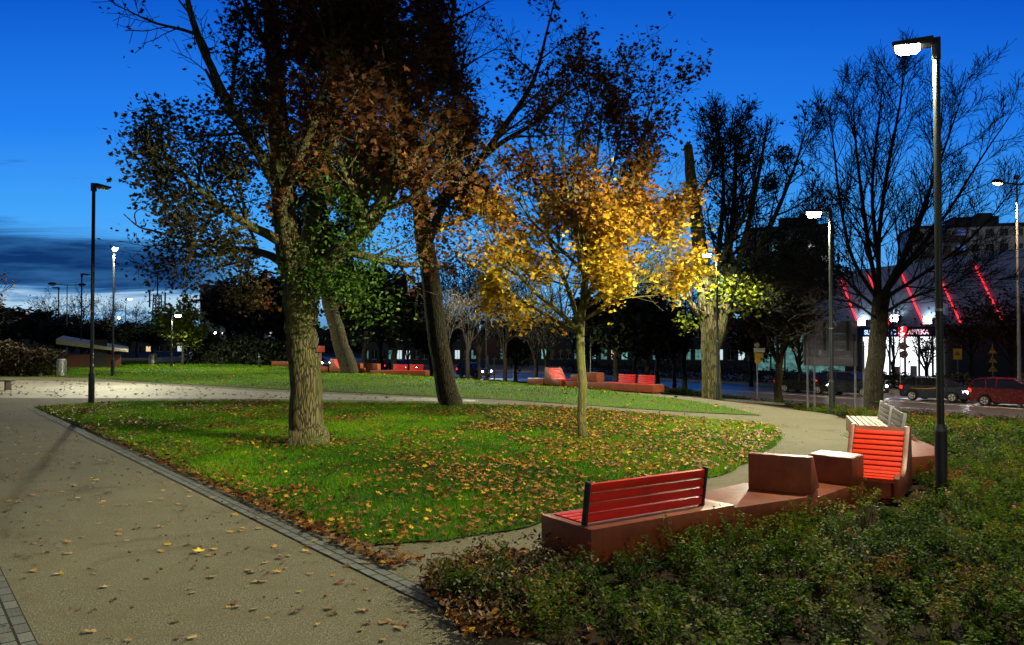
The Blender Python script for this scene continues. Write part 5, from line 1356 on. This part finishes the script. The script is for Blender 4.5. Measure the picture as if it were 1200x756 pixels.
# ------------------------------------------------------------------ signs
YEL = mat('yellow_sign', (.72, .42, .02), .5, var=.1); WHT = mat('white_sign', (.70, .70, .70), .5, var=.1); REDS = mat('red_sign', (.50, .03, .03), .5, var=.1)
GRYB = mat('grey_sign_back', (.15, .135, .18), .6, var=.12, scale=2)
def face_to_cam(p): return math.atan2(p.y, p.x) - math.pi / 2
def tri_plate(mb, cx, cz, w, y, mi=0):
    h = w * .87; pts = [(cx - w / 2, cz - h / 2), (cx + w / 2, cz - h / 2), (cx, cz + h / 2)]
    vs = [(x, y, z) for x, z in pts] + [(x, y + .02, z) for x, z in pts]
    mb.add(vs, [(0, 1, 2), (5, 4, 3), (0, 3, 4, 1), (1, 4, 5, 2), (2, 5, 3, 0)], mi)
def tri_sign(parent, cz, w, glyph):
    f = MB(); tri_plate(f, 0, cz, w, -.06); o = f.build('warning_plate', YEL, parent)
    e = MB(); h = w * .87
    def bar(a, b, tk):
        a, b = Vector((a[0], -.066, a[1] + cz)), Vector((b[0], -.066, b[1] + cz)); e.tube([a, b], tk, 4)
    k = w / 2 * .84; hh = h / 2
    bar((-k, -hh * .80), (k, -hh * .80), .016); bar((k, -hh * .80), (0, hh * .80), .016); bar((0, hh * .80), (-k, -hh * .80), .016)
    if glyph == 'bar':
        bar((-.05, -hh * .5), (-.05, hh * .2), .02); bar((.05, -hh * .5), (.02, hh * .3), .02)
    elif glyph == 'man':
        bar((0, -.1), (.03, .14), .03); bar((0, -.1), (-.1, -hh * .6), .022); bar((.02, -.1), (.1, -hh * .6), .022); bar((.02, .06), (.14, -.06), .02)
    else:
        bar((-k * .6, -hh * .5), (k * .6, -hh * .5), .02); bar((-k * .3, -hh * .4), (-k * .1, -.02), .03); bar((k * .3, -hh * .4), (k * .1, -.02), .03)
    e.build('symbol', M_black, o)
dep = 60; p = D(1163, 400, dep); p.z = ROAD_Z
t = thing('warning_sign', 'post with three stacked yellow warning triangles beyond the road', 'road sign', p, face_to_cam(p))
mb = MB(); zt = D(1163, 403, dep).z - p.z; mb.tube([(0, 0, -.1), (0, 0, zt)], .04, 8); mb.build('post', M_gsteel, t)
for py, gph in ((410, 'bar'), (420.5, 'man'), (431, 'bump')): tri_sign(t, D(1163, py, dep).z - p.z, .62, gph)
dep = 62; p = D(1122, 400, dep); p.z = ROAD_Z
t = thing('warning_sign', 'single square yellow warning sign left of the stacked triangles', 'road sign', p, face_to_cam(p))
mb = MB(); zt = D(1122, 409, dep).z - p.z; mb.tube([(0, 0, -.1), (0, 0, zt)], .04, 8); mb.build('post', M_gsteel, t)
zc = D(1122, 415, dep).z - p.z; mb = MB(); mb.box((-.3, -.06, zc - .42), (.3, -.04, zc + .42)); pl = mb.build('plate', YEL, t, bevel=.01)
e = MB(); tri_plate(e, 0, zc + .08, .42, -.075); e.build('symbol', mat('dark_orange', (.35, .12, .02), .5), pl)
dep = 60; p = D(1054.5, 400, dep); p.z = ROAD_Z
t = thing('prohibition_sign', 'post with two round red and white signs before the pharmacy', 'road sign', p, face_to_cam(p))
mb = MB(); zt = D(1057, 401, dep).z - p.z; mb.tube([(0, 0, -.1), (0, 0, zt)], .04, 8); mb.tube([(-.5, 0, D(1054, 414, dep).z - p.z), (0, 0, D(1054, 414, dep).z - p.z)], .03, 6); mb.build('post', M_gsteel, t)
for px, py in ((1058, 405.5), (1058.5, 415.5)):
    c = D(px, py, dep); x = (px - 1054.5) * dep / FPX; z = c.z - p.z
    mb = MB(); mb.disc((x, -.07, z), .29, (0, 1, 0), .02); pl = mb.build('plate', REDS, t)
    mb = MB(); mb.disc((x, -.085, z), .21, (0, 1, 0), .012); mb.build('disc', mat('dull_white', (.38, .30, .30), .5), pl)
    mb = MB(); mb.tube([(x - .06, -.096, z - .12), (x - .06, -.096, z + .1)], .025, 5); mb.tube([(x + .06, -.096, z - .1), (x + .06, -.096, z + .12)], .025, 5); mb.build('symbol', M_black, pl)
dep = 52; p = D(887, 400, dep); p.z = terr(p.x, p.y)
t = thing('direction_sign', 'small white street sign over a yellow plate near the grey tree', 'road sign', p, face_to_cam(p))
zz = lambda py: D(887, py, 52).z - p.z
mb = MB(); mb.tube([(0, 0, -.1), (0, 0, zz(402))], .04, 8); mb.build('post', M_gsteel, t)
mb = MB(); mb.box((-.20, -.05, zz(413)), (.50, -.03, zz(408))); mb.build('plate', WHT, t, bevel=.006)
mb = MB(); mb.disc((0, -.07, zz(404)), .17, (0, 1, 0), .02); mb.build('disc', mat('pale_disc', (.45, .44, .30), .5), t)
mb = MB(); mb.box((-.15, -.07, zz(420)), (.40, -.05, zz(414))); mb.disc((.05, -.06, zz(423)), .2, (0, 1, 0), .02); mb.build('yellow_plate', YEL, t)
# the big direction sign seen from behind
dep = 38; p = D(973, 400, dep); p.z = terr(p.x, p.y)
t = thing('road_sign', 'large grey-violet direction sign seen from the back on four posts', 'road sign', p, face_to_cam(p))
sx = lambda px: (px - 973) * dep / FPX
sz = lambda py: D(973, py, dep).z - p.z
mb = MB(); mb.box((sx(957), 0, sz(391)), (sx(1002), .05, sz(376)))
bd = mb.build('upper_panel', GRYB, t, bevel=.01)
for py0, py1, x0 in ((400, 391.15, 943), (410, 400.15, 943), (419.5, 410.15, 943), (429, 419.65, 943)):
    mb = MB(); mb.box((sx(x0), 0, sz(py1 + (py0 - py1))), (sx(1002), .05, sz(py1))); mb.build('panel', GRYB, t, bevel=.01)
for px, top, bot in ((967, 377, 411), (992, 377, 411), (945, 392, 429), (999, 392, 429)):
    mb = MB(); mb.box((sx(px) - .06, -.06, sz(bot)), (sx(px) + .06, -.002, sz(top))); mb.build('rail', M_black, t)
for px in (948, 955.5, 999.5, 1008.5):
    mb = MB(); mb.tube([(sx(px), -.12, -.4), (sx(px), -.12, sz(400 if px not in (955.5,) else 395))], .045, 8); mb.build('post', M_gsteel, t, smooth=True)
dep = 70; p = far_base(570, dep)
t = thing('billboard', 'dark wine-red sign panel beyond the road left of the maple', 'road sign', p, face_to_cam(p))
mb = MB(); mb.box((-1.15, 0, D(570, 417, dep).z - p.z), (1.15, .08, D(570, 396, dep).z - p.z)); mb.build('panel', mat('wine_panel', (.14, .05, .07), .6, var=.1), t, bevel=.02)
for x in (-.7, .7):
    mb = MB(); mb.tube([(x, .12, -.2), (x, .12, D(570, 398, dep).z - p.z)], .05, 8); mb.build('post', M_gsteel, t)

# ------------------------------------------------------------------ cars
M_glass = mat('car_glass', (.010, .012, .015), .08, spec=.8, var=.1)
M_tyre = mat('tyre', (.012, .012, .012), .85); M_rim = mat('alloy_rim', (.50, .50, .52), .3, metal=.8)
M_head = emis('headlight_on', (.95, .97, 1.0), 40.0); M_tail = emis('tail_light', (1.0, .03, .02), 2.5)
M_clear = mat('clear_lamp', (.5, .5, .52), .15)
def paint(name, c): return mat(name, c, .25, metal=.35, spec=.6, var=.06)
def car(name, label, p, az, paintm, kind, lights=True, group='cars on the road', stripe=None):
    """local +x forward; origin at the centre on the ground"""
    t = thing(name, label, 'car', p, az, group)
    if kind == 'sedan': L, Wd, prof, gh = 4.5, 1.76, [(-2.22, .32), (-2.25, .62), (-2.18, .90), (-1.55, .96), (-1.0, .97), (1.05, .94), (1.95, .80), (2.22, .66), (2.25, .34)], [(-1.62, .95), (-.95, 1.36), (-.55, 1.43), (.20, 1.42), (1.10, .95)]
    elif kind == 'hatch': L, Wd, prof, gh = 4.1, 1.72, [(-2.02, .34), (-2.05, .68), (-1.98, .98), (-1.0, 1.0), (1.0, .98), (1.75, .84), (2.02, .68), (2.05, .34)], [(-1.97, .98), (-1.72, 1.36), (-1.35, 1.47), (.05, 1.46), (1.12, .98)]
    else: L, Wd, prof, gh = 4.5, 1.80, [(-2.22, .36), (-2.25, .75), (-2.20, 1.04), (-1.0, 1.05), (1.15, 1.03), (1.92, .90), (2.22, .72), (2.25, .36)], [(-2.19, 1.04), (-1.98, 1.48), (-1.6, 1.62), (.20, 1.60), (1.35, 1.03)]
    hw = Wd / 2
    wx = (1.36 if kind != 'hatch' else 1.22, -1.34 if kind != 'hatch' else -1.24); wr = .32
    def arch_prof():
        out = [prof[0]] if False else []
        low = .24
        pts = list(prof)
        # underside from front to back with wheel arches
        und = [(prof[-1][0] - .05, low)]
        for cx in wx:
            und.append((cx + wr + .07, low))
            for k in range(7):
                a = math.pi * k / 6; und.append((cx + (wr + .06) * math.cos(a), low + .06 + (wr + .06) * math.sin(a)))
            und.append((cx - wr - .07, low))
        und.append((prof[0][0] + .05, low))
        return pts + und
    pr = arch_prof(); n_ = len(pr)
    ringy = [(-hw, 1.0, 0), (hw, 1.0, 0)]
    vs = []
    for y, inset in ((-hw + .07, .05), (-hw, 0.0), (hw, 0.0), (hw - .07, .05)):
        for x, z in pr:
            zz_ = z
            if inset and z > .6: zz_ = z + .018
            vs.append((x * (1 - inset * .0) + (0), y, zz_))
    mb = MB()
    fs = [tuple(range(n_)), tuple(range(3 * n_, 4 * n_))[::-1]]
    for r_ in range(3): fs += [(r_ * n_ + i, r_ * n_ + (i + 1) % n_, (r_ + 1) * n_ + (i + 1) % n_, (r_ + 1) * n_ + i)[::-1] for i in range(n_)]
    mb.add(vs, fs)
    me_o = mb.build('body', paintm, t)
    bm = bmesh.new(); bm.from_mesh(me_o.data); bmesh.ops.triangulate(bm, faces=[f for f in bm.faces if len(f.verts) > 4]); bmesh.ops.recalc_face_normals(bm, faces=bm.faces[:]); bm.to_mesh(me_o.data); bm.free(); shade(me_o.data, 30)
    mb = MB(); mb.box((wx[1] - wr - .05, -hw + .10, .22), (wx[0] + wr + .05, hw - .10, .62)); mb.build('chassis', M_black, t)
    # glasshouse narrowing to the roof
    def gy(z): return hw - .06 - (z - gh[0][1]) * .34
    m_ = len(gh); vs = [(x, -gy(z), z) for x, z in gh] + [(x, gy(z), z) for x, z in gh]
    mb = MB(); mb.add(vs, [tuple(range(m_)), tuple(range(m_, 2 * m_))[::-1]] + [(i, i + 1, m_ + i + 1, m_ + i)[::-1] for i in range(m_ - 1)])
    mb.build('windows', M_glass, t)
    mb = MB()                                      # roof skin and pillars in body colour
    i0, i1 = (1, 3)
    roof = gh[i0:i1 + 1]
    vs = [(x, -gy(z) - .012, z + .012) for x, z in roof] + [(x, gy(z) + .012, z + .012) for x, z in roof]; k = len(roof)
    mb.add(vs, [(i, k + i, k + i + 1, i + 1)[::-1] for i in range(k - 1)])
    def pil(a, b, w):
        for s in (-1, 1):
            A_, B_2 = Vector((a[0], s * (gy(a[1]) + .006), a[1])), Vector((b[0], s * (gy(b[1]) + .006), b[1])); mb.tube([A_, B_2], w, 5)
    pil(gh[-1], gh[-2], .035); pil(gh[0], gh[1], .05); pil(gh[1], gh[2], .04); pil(gh[2], gh[3], .03)
    midx = (gh[2][0] + gh[3][0]) / 2
    pil((midx - .02, gh[0][1]), (midx - .05, gh[2][1]), .035)
    if kind != 'sedan': pil((gh[1][0] + .72, gh[0][1]), (gh[1][0] + .62, gh[2][1]), .035)
    mb.build('roof', paintm, t, smooth=True)
    for cx in wx:
        for s in (-1, 1):
            w = MB(); w.tube([(cx, s * (hw - .20), wr), (cx, s * (hw - .17), wr), (cx, s * (hw - .03), wr), (cx, s * (hw + .005), wr)], [wr * .92, wr, wr, wr * .92], 22); wo_ = w.build('wheel', M_tyre, t, smooth=True)
            r2 = MB(); r2.disc((cx, s * (hw + .002), wr), wr * .66, (0, 1, 0), .03, 18)
            ri = r2.build('rim', M_rim, wo_, smooth=True)
            h_ = MB()
            for k in range(5):
                a = k * 1.2566; h_.tube([(cx + math.cos(a + .6) * wr * .22, s * (hw + .02), wr + math.sin(a + .6) * wr * .22), (cx + math.cos(a + .6) * wr * .56, s * (hw + .02), wr + math.sin(a + .6) * wr * .56)], .035, 5)
            h_.build('hub_opening', M_black, ri)
    for s in (-1, 1):
        m2 = MB(); m2.tube([(.92, s * (hw + .02), gh[-1][1] + .06), (.95, s * (hw + .14), gh[-1][1] + .08), (.94, s * (hw + .20), gh[-1][1] + .08)], [.05, .07, .04], 8); m2.build('mirror', paintm, t, smooth=True)
        hx = prof[-2][0]; hz = prof[-2][1]
        h2 = MB(); h2.tube([(hx - .22, s * (hw - .10), hz + .02), (hx - .05, s * (hw - .22), hz - .01), (hx + .015, s * (hw - .34), hz - .03)], [.06, .095, .07], 10); h2.build('headlight', M_head if lights else M_clear, t, smooth=True)
        tx = prof[1][0]; tz = prof[2][1] - .10
        h3 = MB(); h3.box((tx + .0, s * (hw - .13) - .10, tz - .16), (tx + .16, s * (hw - .13) + .135, tz + .06)); h3.build('tail_light', M_tail, t, bevel=.02)
        for xx in (midx + .15, midx - .55):
            d2 = MB(); d2.box((xx - .09, s * hw - .01, prof[2][1] - .12), (xx + .09, s * hw + .022, prof[2][1] - .085)); d2.build('door_handle', M_black, t)
    if lights:
        l = bpy.data.lights.new('headlight_beam', 'SPOT'); l.energy = 3500; l.spot_size = R(55); l.spot_blend = .8; l.shadow_soft_size = .12; l.color = (.95, .97, 1)
        lo = bpy.data.objects.new('headlight_beam', l); COL.objects.link(lo); lo.parent = t; lo.location = (prof[-2][0] + .12, 0, prof[-2][1]); lo.rotation_euler = (0, R(-82), 0)
    b2 = MB(); b2.box((prof[-1][0] - .06, -hw + .35, .38), (prof[-1][0] + .015, hw - .35, .52)); b2.build('grille', M_black, t, bevel=.01)
    b3 = MB(); b3.box((prof[-1][0] - .02, -.26, .42), (prof[-1][0] + .024, .26, .53)); b3.build('number_plate', WHT, t)
    if stripe:
        for s in (-1, 1):
            m3 = MB(); pts = [(-1.3, .80), (-.5, .78), (.1, .84), (.55, .92)]
            m3.tube([(x, s * (hw + .004), z) for x, z in pts], [.012, .022, .026, .010], 6); m3.build('side_stripe', stripe, t, smooth=True)
    return t
def on_road(px, s):
    d = ray(px, 420); k = s / (.8 * d.x + .6 * d.y); return Vector((d.x * k, d.y * k, ROAD_Z + .012))
AZ = math.atan2(-RU.y, -RU.x)      # driving to the right, towards the viewer
car('hatchback_car', 'dark blue hatchback with a yellow side stripe, headlights on', on_road(1099, 51.9), AZ, paint('navy_paint', (.020, .028, .060)), 'hatch', stripe=YEL)
car('people_carrier', 'dark red people carrier cut off by the right frame edge', on_road(1190, 51.0), AZ, paint('dark_red_paint', (.16, .012, .016)), 'mpv')
car('saloon_car', 'dark saloon leftmost in the row, behind the second park lamp', on_road(946, 52.2), AZ, paint('black_paint', (.014, .015, .018)), 'sedan')
car('people_carrier', 'black people carrier behind the big sign posts, left of the bare trunk', on_road(997, 52.4), AZ, paint('black_blue_paint', (.012, .016, .028)), 'mpv')
car('saloon_car', 'far dark car facing the viewer with both headlights glaring, left of the second trunk', on_road(470, 46.5), AZ + .12, paint('black_paint', (.014, .015, .018)), 'sedan')
car('hatchback_car', 'far grey car with headlights on right of the second trunk', on_road(556, 46.3), AZ + .08, paint('grey_paint', (.10, .10, .11)), 'hatch')
car('saloon_car', 'farthest car on the road, its lights beside the leaning trunk', on_road(372, 46.0), AZ + .16, paint('silver_paint', (.22, .22, .23)), 'sedan')

# ------------------------------------------------------------------ buildings
def f_facade(T, co):
    br = T.add('ShaderNodeTexBrick'); T.link(T.mapping(co, (1, 1, 1), (0, 0, 0), (R(90), 0, 0)), br.inputs['Vector']); br.offset = 0
    for k, v in (('Color1', (.33, .44, .58)), ('Color2', (.30, .41, .55)), ('Mortar', (.15, .19, .26))): br.inputs[k].default_value = (*v, 1)
    br.inputs['Scale'].default_value = 1; br.inputs['Brick Width'].default_value = 3.0; br.inputs['Row Height'].default_value = 1.2; br.inputs['Mortar Size'].default_value = .015
    return br.outputs[0]
M_fac = mat('metal_cladding', None, .5, spec=.4, fn=f_facade)
M_dwall = mat('dark_wall', (.05, .048, .045), .8)
SF = 74.0
def fl(px, py):                                    # facade-local: x towards the right of the picture, z up from the road
    p = PLN(px, py, SF); return ((p - RN * SF).dot(-RU), p.z - ROAD_Z)
t = thing('shopping_mall', 'blue-grey shopping mall with red light bars and a lit pharmacy', 'building', RN * SF + Vector((0, 0, ROAD_Z)), math.atan2(-RU.y, -RU.x))
x0 = fl(880, 400)[0]; x1 = fl(1330, 400)[0]
zt0, zt1 = fl(985, 320)[1], fl(1195, 293)[1]
base_z = fl(1050, 386)[1] + .25
mb = MB()
ztl = zt0 + (zt1 - zt0) * (x0 - fl(985, 400)[0]) / (fl(1195, 400)[0] - fl(985, 400)[0]); ztr = zt1 + .6
vs = [(x0, 0, base_z), (x1, 0, base_z), (x1, 30, base_z), (x0, 30, base_z), (x0, 0, ztl), (x1, 0, ztr), (x1, 30, ztr), (x0, 30, ztl)]
mb.add(vs, [(0, 3, 2, 1), (4, 5, 6, 7), (0, 1, 5, 4), (1, 2, 6, 5), (2, 3, 7, 6), (3, 0, 4, 7)]); mb.build('upper_storey', M_fac, t)
xs0, xs1 = fl(1006, 400)[0], fl(1101, 400)[0]
mb = MB(); mb.box((x0, .8, -.2), (x1, 29, base_z)); mb.build('ground_floor', M_dwall, t)
def lit_fn(base, var):
    def fn(T):
        co = T.add('ShaderNodeTexCoord').outputs['Object']
        n = T.noise(T.mapping(co, (1.2, 1, 2.0)), 1.0, 4, .6)
        return T.ramp(n, [(.25, [c * (1 - var) for c in base]), (.7, base)])
    return fn
M_shop = emis('bright_shop_window', (1, 1, 1), 2.2, lit_fn((.95, .98, 1.0), .12))
zb = .55
wx_ = [xs0 + (xs1 - xs0) * f for f in (0, .16, .36, .55, .72, .88, 1.0)]
for i in range(6):
    mb = MB(); mb.box((wx_[i] + .05, .70, zb), (wx_[i + 1] - .05, .76, base_z - .95)); w = mb.build('shop_window', M_shop, t)
    mb = MB(); 
    for xx in (wx_[i], wx_[i + 1] - .10): mb.box((xx, .62, .0), (xx + .10, .70, base_z - .95))
    mb.box((wx_[i] + .1, .62, zb + (base_z - .95 - zb) * .72), (wx_[i + 1] - .1, .68, zb + (base_z - .95 - zb) * .72 + .06)); mb.build('frame', M_gsteel, w)
# shelves and posters standing just inside the shop front
for f, w_, h_, c in ((.10, .7, .9, (.55, .62, .60)), (.42, .5, .8, (.45, .22, .18)), (.62, .6, .9, (.62, .48, .38)), (.79, .35, 1.0, (.08, .09, .10)), (.93, .5, .7, (.5, .55, .5))):
    mb = MB(); xx = xs0 + (xs1 - xs0) * f; mb.box((xx, .52, zb), (xx + w_, .60, zb + h_)); mb.build('display', mat('display_%d' % int(f * 100), c, .6), t)
mb = MB(); mb.box((xs0 - .3, .35, base_z - .92), (xs1 + .2, .78, base_z - .02)); sb = mb.build('fascia', mat('navy_fascia', (.010, .020, .075), .5), t)
M_blue = emis('blue_sign_letters', (.35, .55, 1.0), 2.2); M_red = emis('red_sign_panel', (1.0, .02, .035), 1.6); M_wl = emis('white_sign_letters', (1, .93, .93), 2.2); M_pinkl = emis('pink_sign_letters', (1.0, .55, .65), 1.9)
def text(body, parent, loc, size, m, name='lettering', rot=(math.pi / 2, 0, 0), sx=1.0):
    cu = bpy.data.curves.new('lettering', 'FONT'); cu.body = body; cu.size = size; cu.extrude = .02; cu.align_x = 'LEFT'; cu.offset = .012
    ob = bpy.data.objects.new('tmp', cu); COL.objects.link(ob)
    dg = bpy.context.evaluated_depsgraph_get(); me = bpy.data.meshes.new_from_object(ob.evaluated_get(dg)); bpy.data.objects.remove(ob)
    o = link(name, me, m, parent, loc); o.rotation_euler = rot; o.scale = (sx, 1, 1); return o
lx = fl(1011, 400)[0]; rx = fl(1051.5, 400)[0]
def fit(o, w): o.scale = (w / max(.01, o.dimensions.x), 1, 1)
bpy.context.view_layer.update()
o = text('SUPERMEDIC', sb, (lx, .30, base_z - .72), .62, M_blue); bpy.context.view_layer.update(); fit(o, rx - lx - .3)
rp0, rp1 = fl(1052, 400)[0], fl(1060.5, 400)[0]
mb = MB(); mb.box((rp0, .12, base_z - 1.02), (rp1, .33, base_z + .22)); rp = mb.build('logo_panel', M_red, sb)
lw = rp1 - rp0; lc = (rp0 + rp1) / 2; lz = base_z - .4
mb = MB()
mb.tube([(lc + .15, .10, lz + .42), (lc - .02, .10, lz + .30), (lc + .10, .10, lz + .12), (lc - .10, .10, lz - .02), (lc + .06, .10, lz - .16)], [.05, .08, .09, .09, .05], 6)
mb.tube([(lc - .30, .10, lz - .18), (lc - .15, .10, lz - .32), (lc + .08, .10, lz - .34), (lc + .28, .10, lz - .20)], [.05, .11, .11, .05], 6)
mb.tube([(lc - .22, .10, lz - .48), (lc + .22, .10, lz - .48)], .05, 6); mb.build('emblem', M_wl, rp)
ax = fl(1062, 400)[0]; ax1 = fl(1087, 400)[0]
o = text('APTEKA', sb, (ax, .30, base_z - .72), .62, M_pinkl); bpy.context.view_layer.update(); fit(o, ax1 - ax)
for (pa_, pb_) in (((985, 325), (1007, 382)), ((1018, 321), (1043, 381)), ((1057, 321), (1083, 380)), ((1097, 315), (1127, 380)), ((1142, 309), (1175, 376)), ((1205, 305), (1240, 376))):
    a, b = fl(*pa_), fl(*pb_); mb = MB(); mb.tube([(a[0], -.12, a[1]), (b[0], -.12, b[1])], .06, 6); mb.build('light_bar', emis('red_light_bar', (1.0, .025, .045), 2.6), t)
for px, py in ((1013, 378), (1051, 374), (1090, 376)):
    a = fl(px, py); mb = MB(); mb.box((a[0] - .40, -.5, a[1] - .30), (a[0] + .40, -.16, a[1] + .30)); fl_ = mb.build('floodlight', M_dsteel, t)
    mb = MB(); mb.box((a[0] - .36, -.515, a[1] - .26), (a[0] + .36, -.502, a[1] + .26)); mb.build('lens', M_lens_far, fl_)
    mb = MB(); mb.tube([(a[0] - .36, -.35, a[1] + .34), (a[0] + .36, -.35, a[1] + .34)], .05, 8); mb.build('lens', M_lens_far, fl_)
    lo = lamp_light(t, (a[0], -.75, a[1] + .45), 24, (.85, .95, 1.0), 0, 60, 1.0); lo.rotation_euler = (R(125), 0, 0)
# teal shop windows along the rest of the mall
M_teal = emis('dim_teal_window', (.2, .5, .5), .55, lit_fn((.22, .55, .52), .85))
xq = x0 + .4
for i in range(6):
    mb = MB(); mb.box((xq, .70, .5), (xq + 1.5, .76, base_z - .6)); mb.build('shop_window', M_teal, t); xq += 1.75

# tower blocks
def block(name, label, px0, px1, pyt, dep, zbase, wallm, floors, cols, lit, pent=True, rz=0.0, balc=False, depth=12):
    p = D((px0 + px1) / 2, 400, dep); p.z = zbase
    t = thing(name, label, 'building', p, face_to_cam(p) + rz)
    w = (px1 - px0) * dep / FPX; h = D(px0, pyt, dep).z - zbase
    mb = MB(); mb.box((-w / 2, 0, -.5), (w / 2, depth, h)); mb.build('wall', wallm, t)
    mb = MB(); mb.box((-w / 2 - .2, -.2, h), (w / 2 + .2, depth + .2, h + .5)); rf = mb.build('roof', M_dwall, t)
    if pent:
        mb = MB(); mb.box((-w * .12, 2, h + .5), (w * .30, 7, h + 2.2)); mb.box((w * .12, 2.5, h + 2.2), (w * .25, 6, h + 2.9)); mb.build('lift_house', M_dwall, rf)
    fh = h / floors
    for i in range(floors):
        for j in range(cols):
            cw = w / cols; x = -w / 2 + cw * (j + .5); z = fh * i + fh * .35
            key = (i, j); m = lit.get(key, M_glass)
            mb = MB(); mb.box((x - cw * .28, -.04, z), (x + cw * .28, .02, z + fh * .45)); wn_ = mb.build('window', m, t)
            mb = MB(); mb.box((x - cw * .30, -.07, z - .09), (x + cw * .30, -.045, z)); mb.box((x - .03, -.06, z + .001), (x + .03, -.042, z + fh * .45)); mb.build('frame', mat('window_frame', (.45, .45, .43), .6), wn_)
        if balc:
            mb = MB(); mb.box((-w / 2 + .2, -1.2, fh * i + .1), (-w / 2 + w * .48, -.08, fh * i + .25)); mb.box((-w / 2 + .2, -1.2, fh * i + .25), (-w / 2 + w * .48, -1.12, fh * i + 1.1)); mb.build('balcony', mat('balcony_panel', (.20, .13, .11), .8), t)
    return t
M_warmw = emis('warm_lit_window', (1, .75, .4), .9); M_coolw = emis('cool_lit_window', (.75, .95, 1.0), .8); M_tealw = emis('teal_lit_window', (.35, .9, .8), .5); M_bluew = emis('blue_lit_window', (.15, .25, .9), .35)
M_blockwall = mat('panel_block_wall', (.80, .73, .68), .85, var=.12, scale=.4); M_brownwall = mat('brown_block_wall', (.24, .19, .15), .85, var=.2, scale=.4)
block('apartment_block', 'pale apartment block with balconies rising above the mall roof', 1076, 1196, 266, 150, ROAD_Z, M_blockwall, 9, 8, {(6, 3): M_tealw, (6, 2): M_warmw, (7, 3): M_bluew, (8, 3): M_bluew, (5, 1): M_warmw}, True, .25, True)
block('apartment_block', 'dark brown tower block behind the brown tree and second lamp', 876, 971, 268, 140, ROAD_Z, M_brownwall, 10, 7, {(7, 6): M_coolw, (8, 5): M_coolw, (6, 3): M_coolw, (5, 5): M_warmw, (8, 2): M_tealw, (4, 2): M_coolw, (4, 6): M_warmw, (3, 1): M_coolw}, True, -.1)
block('apartment_block', 'dim bluish block with two lit windows behind the left trees', 238, 348, 338, 150, ROAD_Z, mat('bluish_wall', (.30, .38, .38), .85, var=.1, scale=.4), 4, 9, {(2, 2): M_warmw, (2, 3): M_warmw, (1, 6): M_coolw, (0, 1): M_tealw}, False)
for px0, px1, pyt, dep, lab, sd in ((425, 560, 384, 120, 'low dark shop row with lit windows beyond the road, left of the maple', 1), (565, 700, 380, 118, 'low shop row with teal windows behind the golden maple', 2), (702, 872, 378, 112, 'low shop row with teal and white windows left of the old grey tree', 3)):
    rr = random.Random(sd); cols = 14
    lit = {}
    for j in range(cols):
        k = rr.random(); lit[(0, j)] = M_teal if k < .26 else (M_tealw if k < .40 else (M_coolw if k < .52 else (M_warmw if k < .58 else M_glass)))
    block('shop_row', lab, px0, px1, pyt, dep, ROAD_Z, M_dwall, 2, cols, lit, False)
block('shop_row', 'low far buildings with scattered lit windows on the left horizon', -10, 245, 389, 190, ROAD_Z, mat('far_wall', (.06, .06, .06), .9), 2, 22, {(0, 15): M_warmw, (1, 16): M_warmw, (0, 18): M_coolw, (1, 9): M_warmw, (0, 12): M_warmw, (0, 3): M_tealw}, False)

# radio mast on the horizon
p = far_base(184, 330); H = D(184, 322, 330).z - p.z; Hm = D(184, 345, 330).z - p.z
t = thing('radio_mast', 'thin lattice radio mast on the left horizon', 'mast', p)
mb = MB()
for sx_, sy_ in ((-2, -2), (2, -2), (2, 2), (-2, 2)): mb.tube([(sx_, sy_, 0), (sx_ * .55, sy_ * .55, Hm)], .22, 5)
k = 9
for i in range(k):
    z0, z1 = Hm * i / k, Hm * (i + 1) / k; s0, s1 = 2 - .9 * i / k, 2 - .9 * (i + 1) / k
    for a, b in (((-1, -1), (1, -1)), ((1, -1), (1, 1)), ((1, 1), (-1, 1)), ((-1, 1), (-1, -1))):
        mb.tube([(a[0] * s0, a[1] * s0, z0), (b[0] * s1, b[1] * s1, z1)], .12, 4); mb.tube([(b[0] * s0, b[1] * s0, z0), (a[0] * s1, a[1] * s1, z1)], .12, 4)
mb.build('lattice', M_dsteel, t)
mb = MB(); mb.tube([(0, 0, Hm - 1), (0, 0, H)], .3, 6); mb.build('antenna', M_dsteel, t)
mb = MB()
for x, z in ((-3.2, Hm * .98), (3.2, Hm * .95)): mb.tube([(x, 0, z - 5), (x, 0, z + 2)], .35, 6); mb.tube([(x, 0, z - 2), (0, 0, z - 2)], .15, 4)
mb.build('aerials', M_dsteel, t)
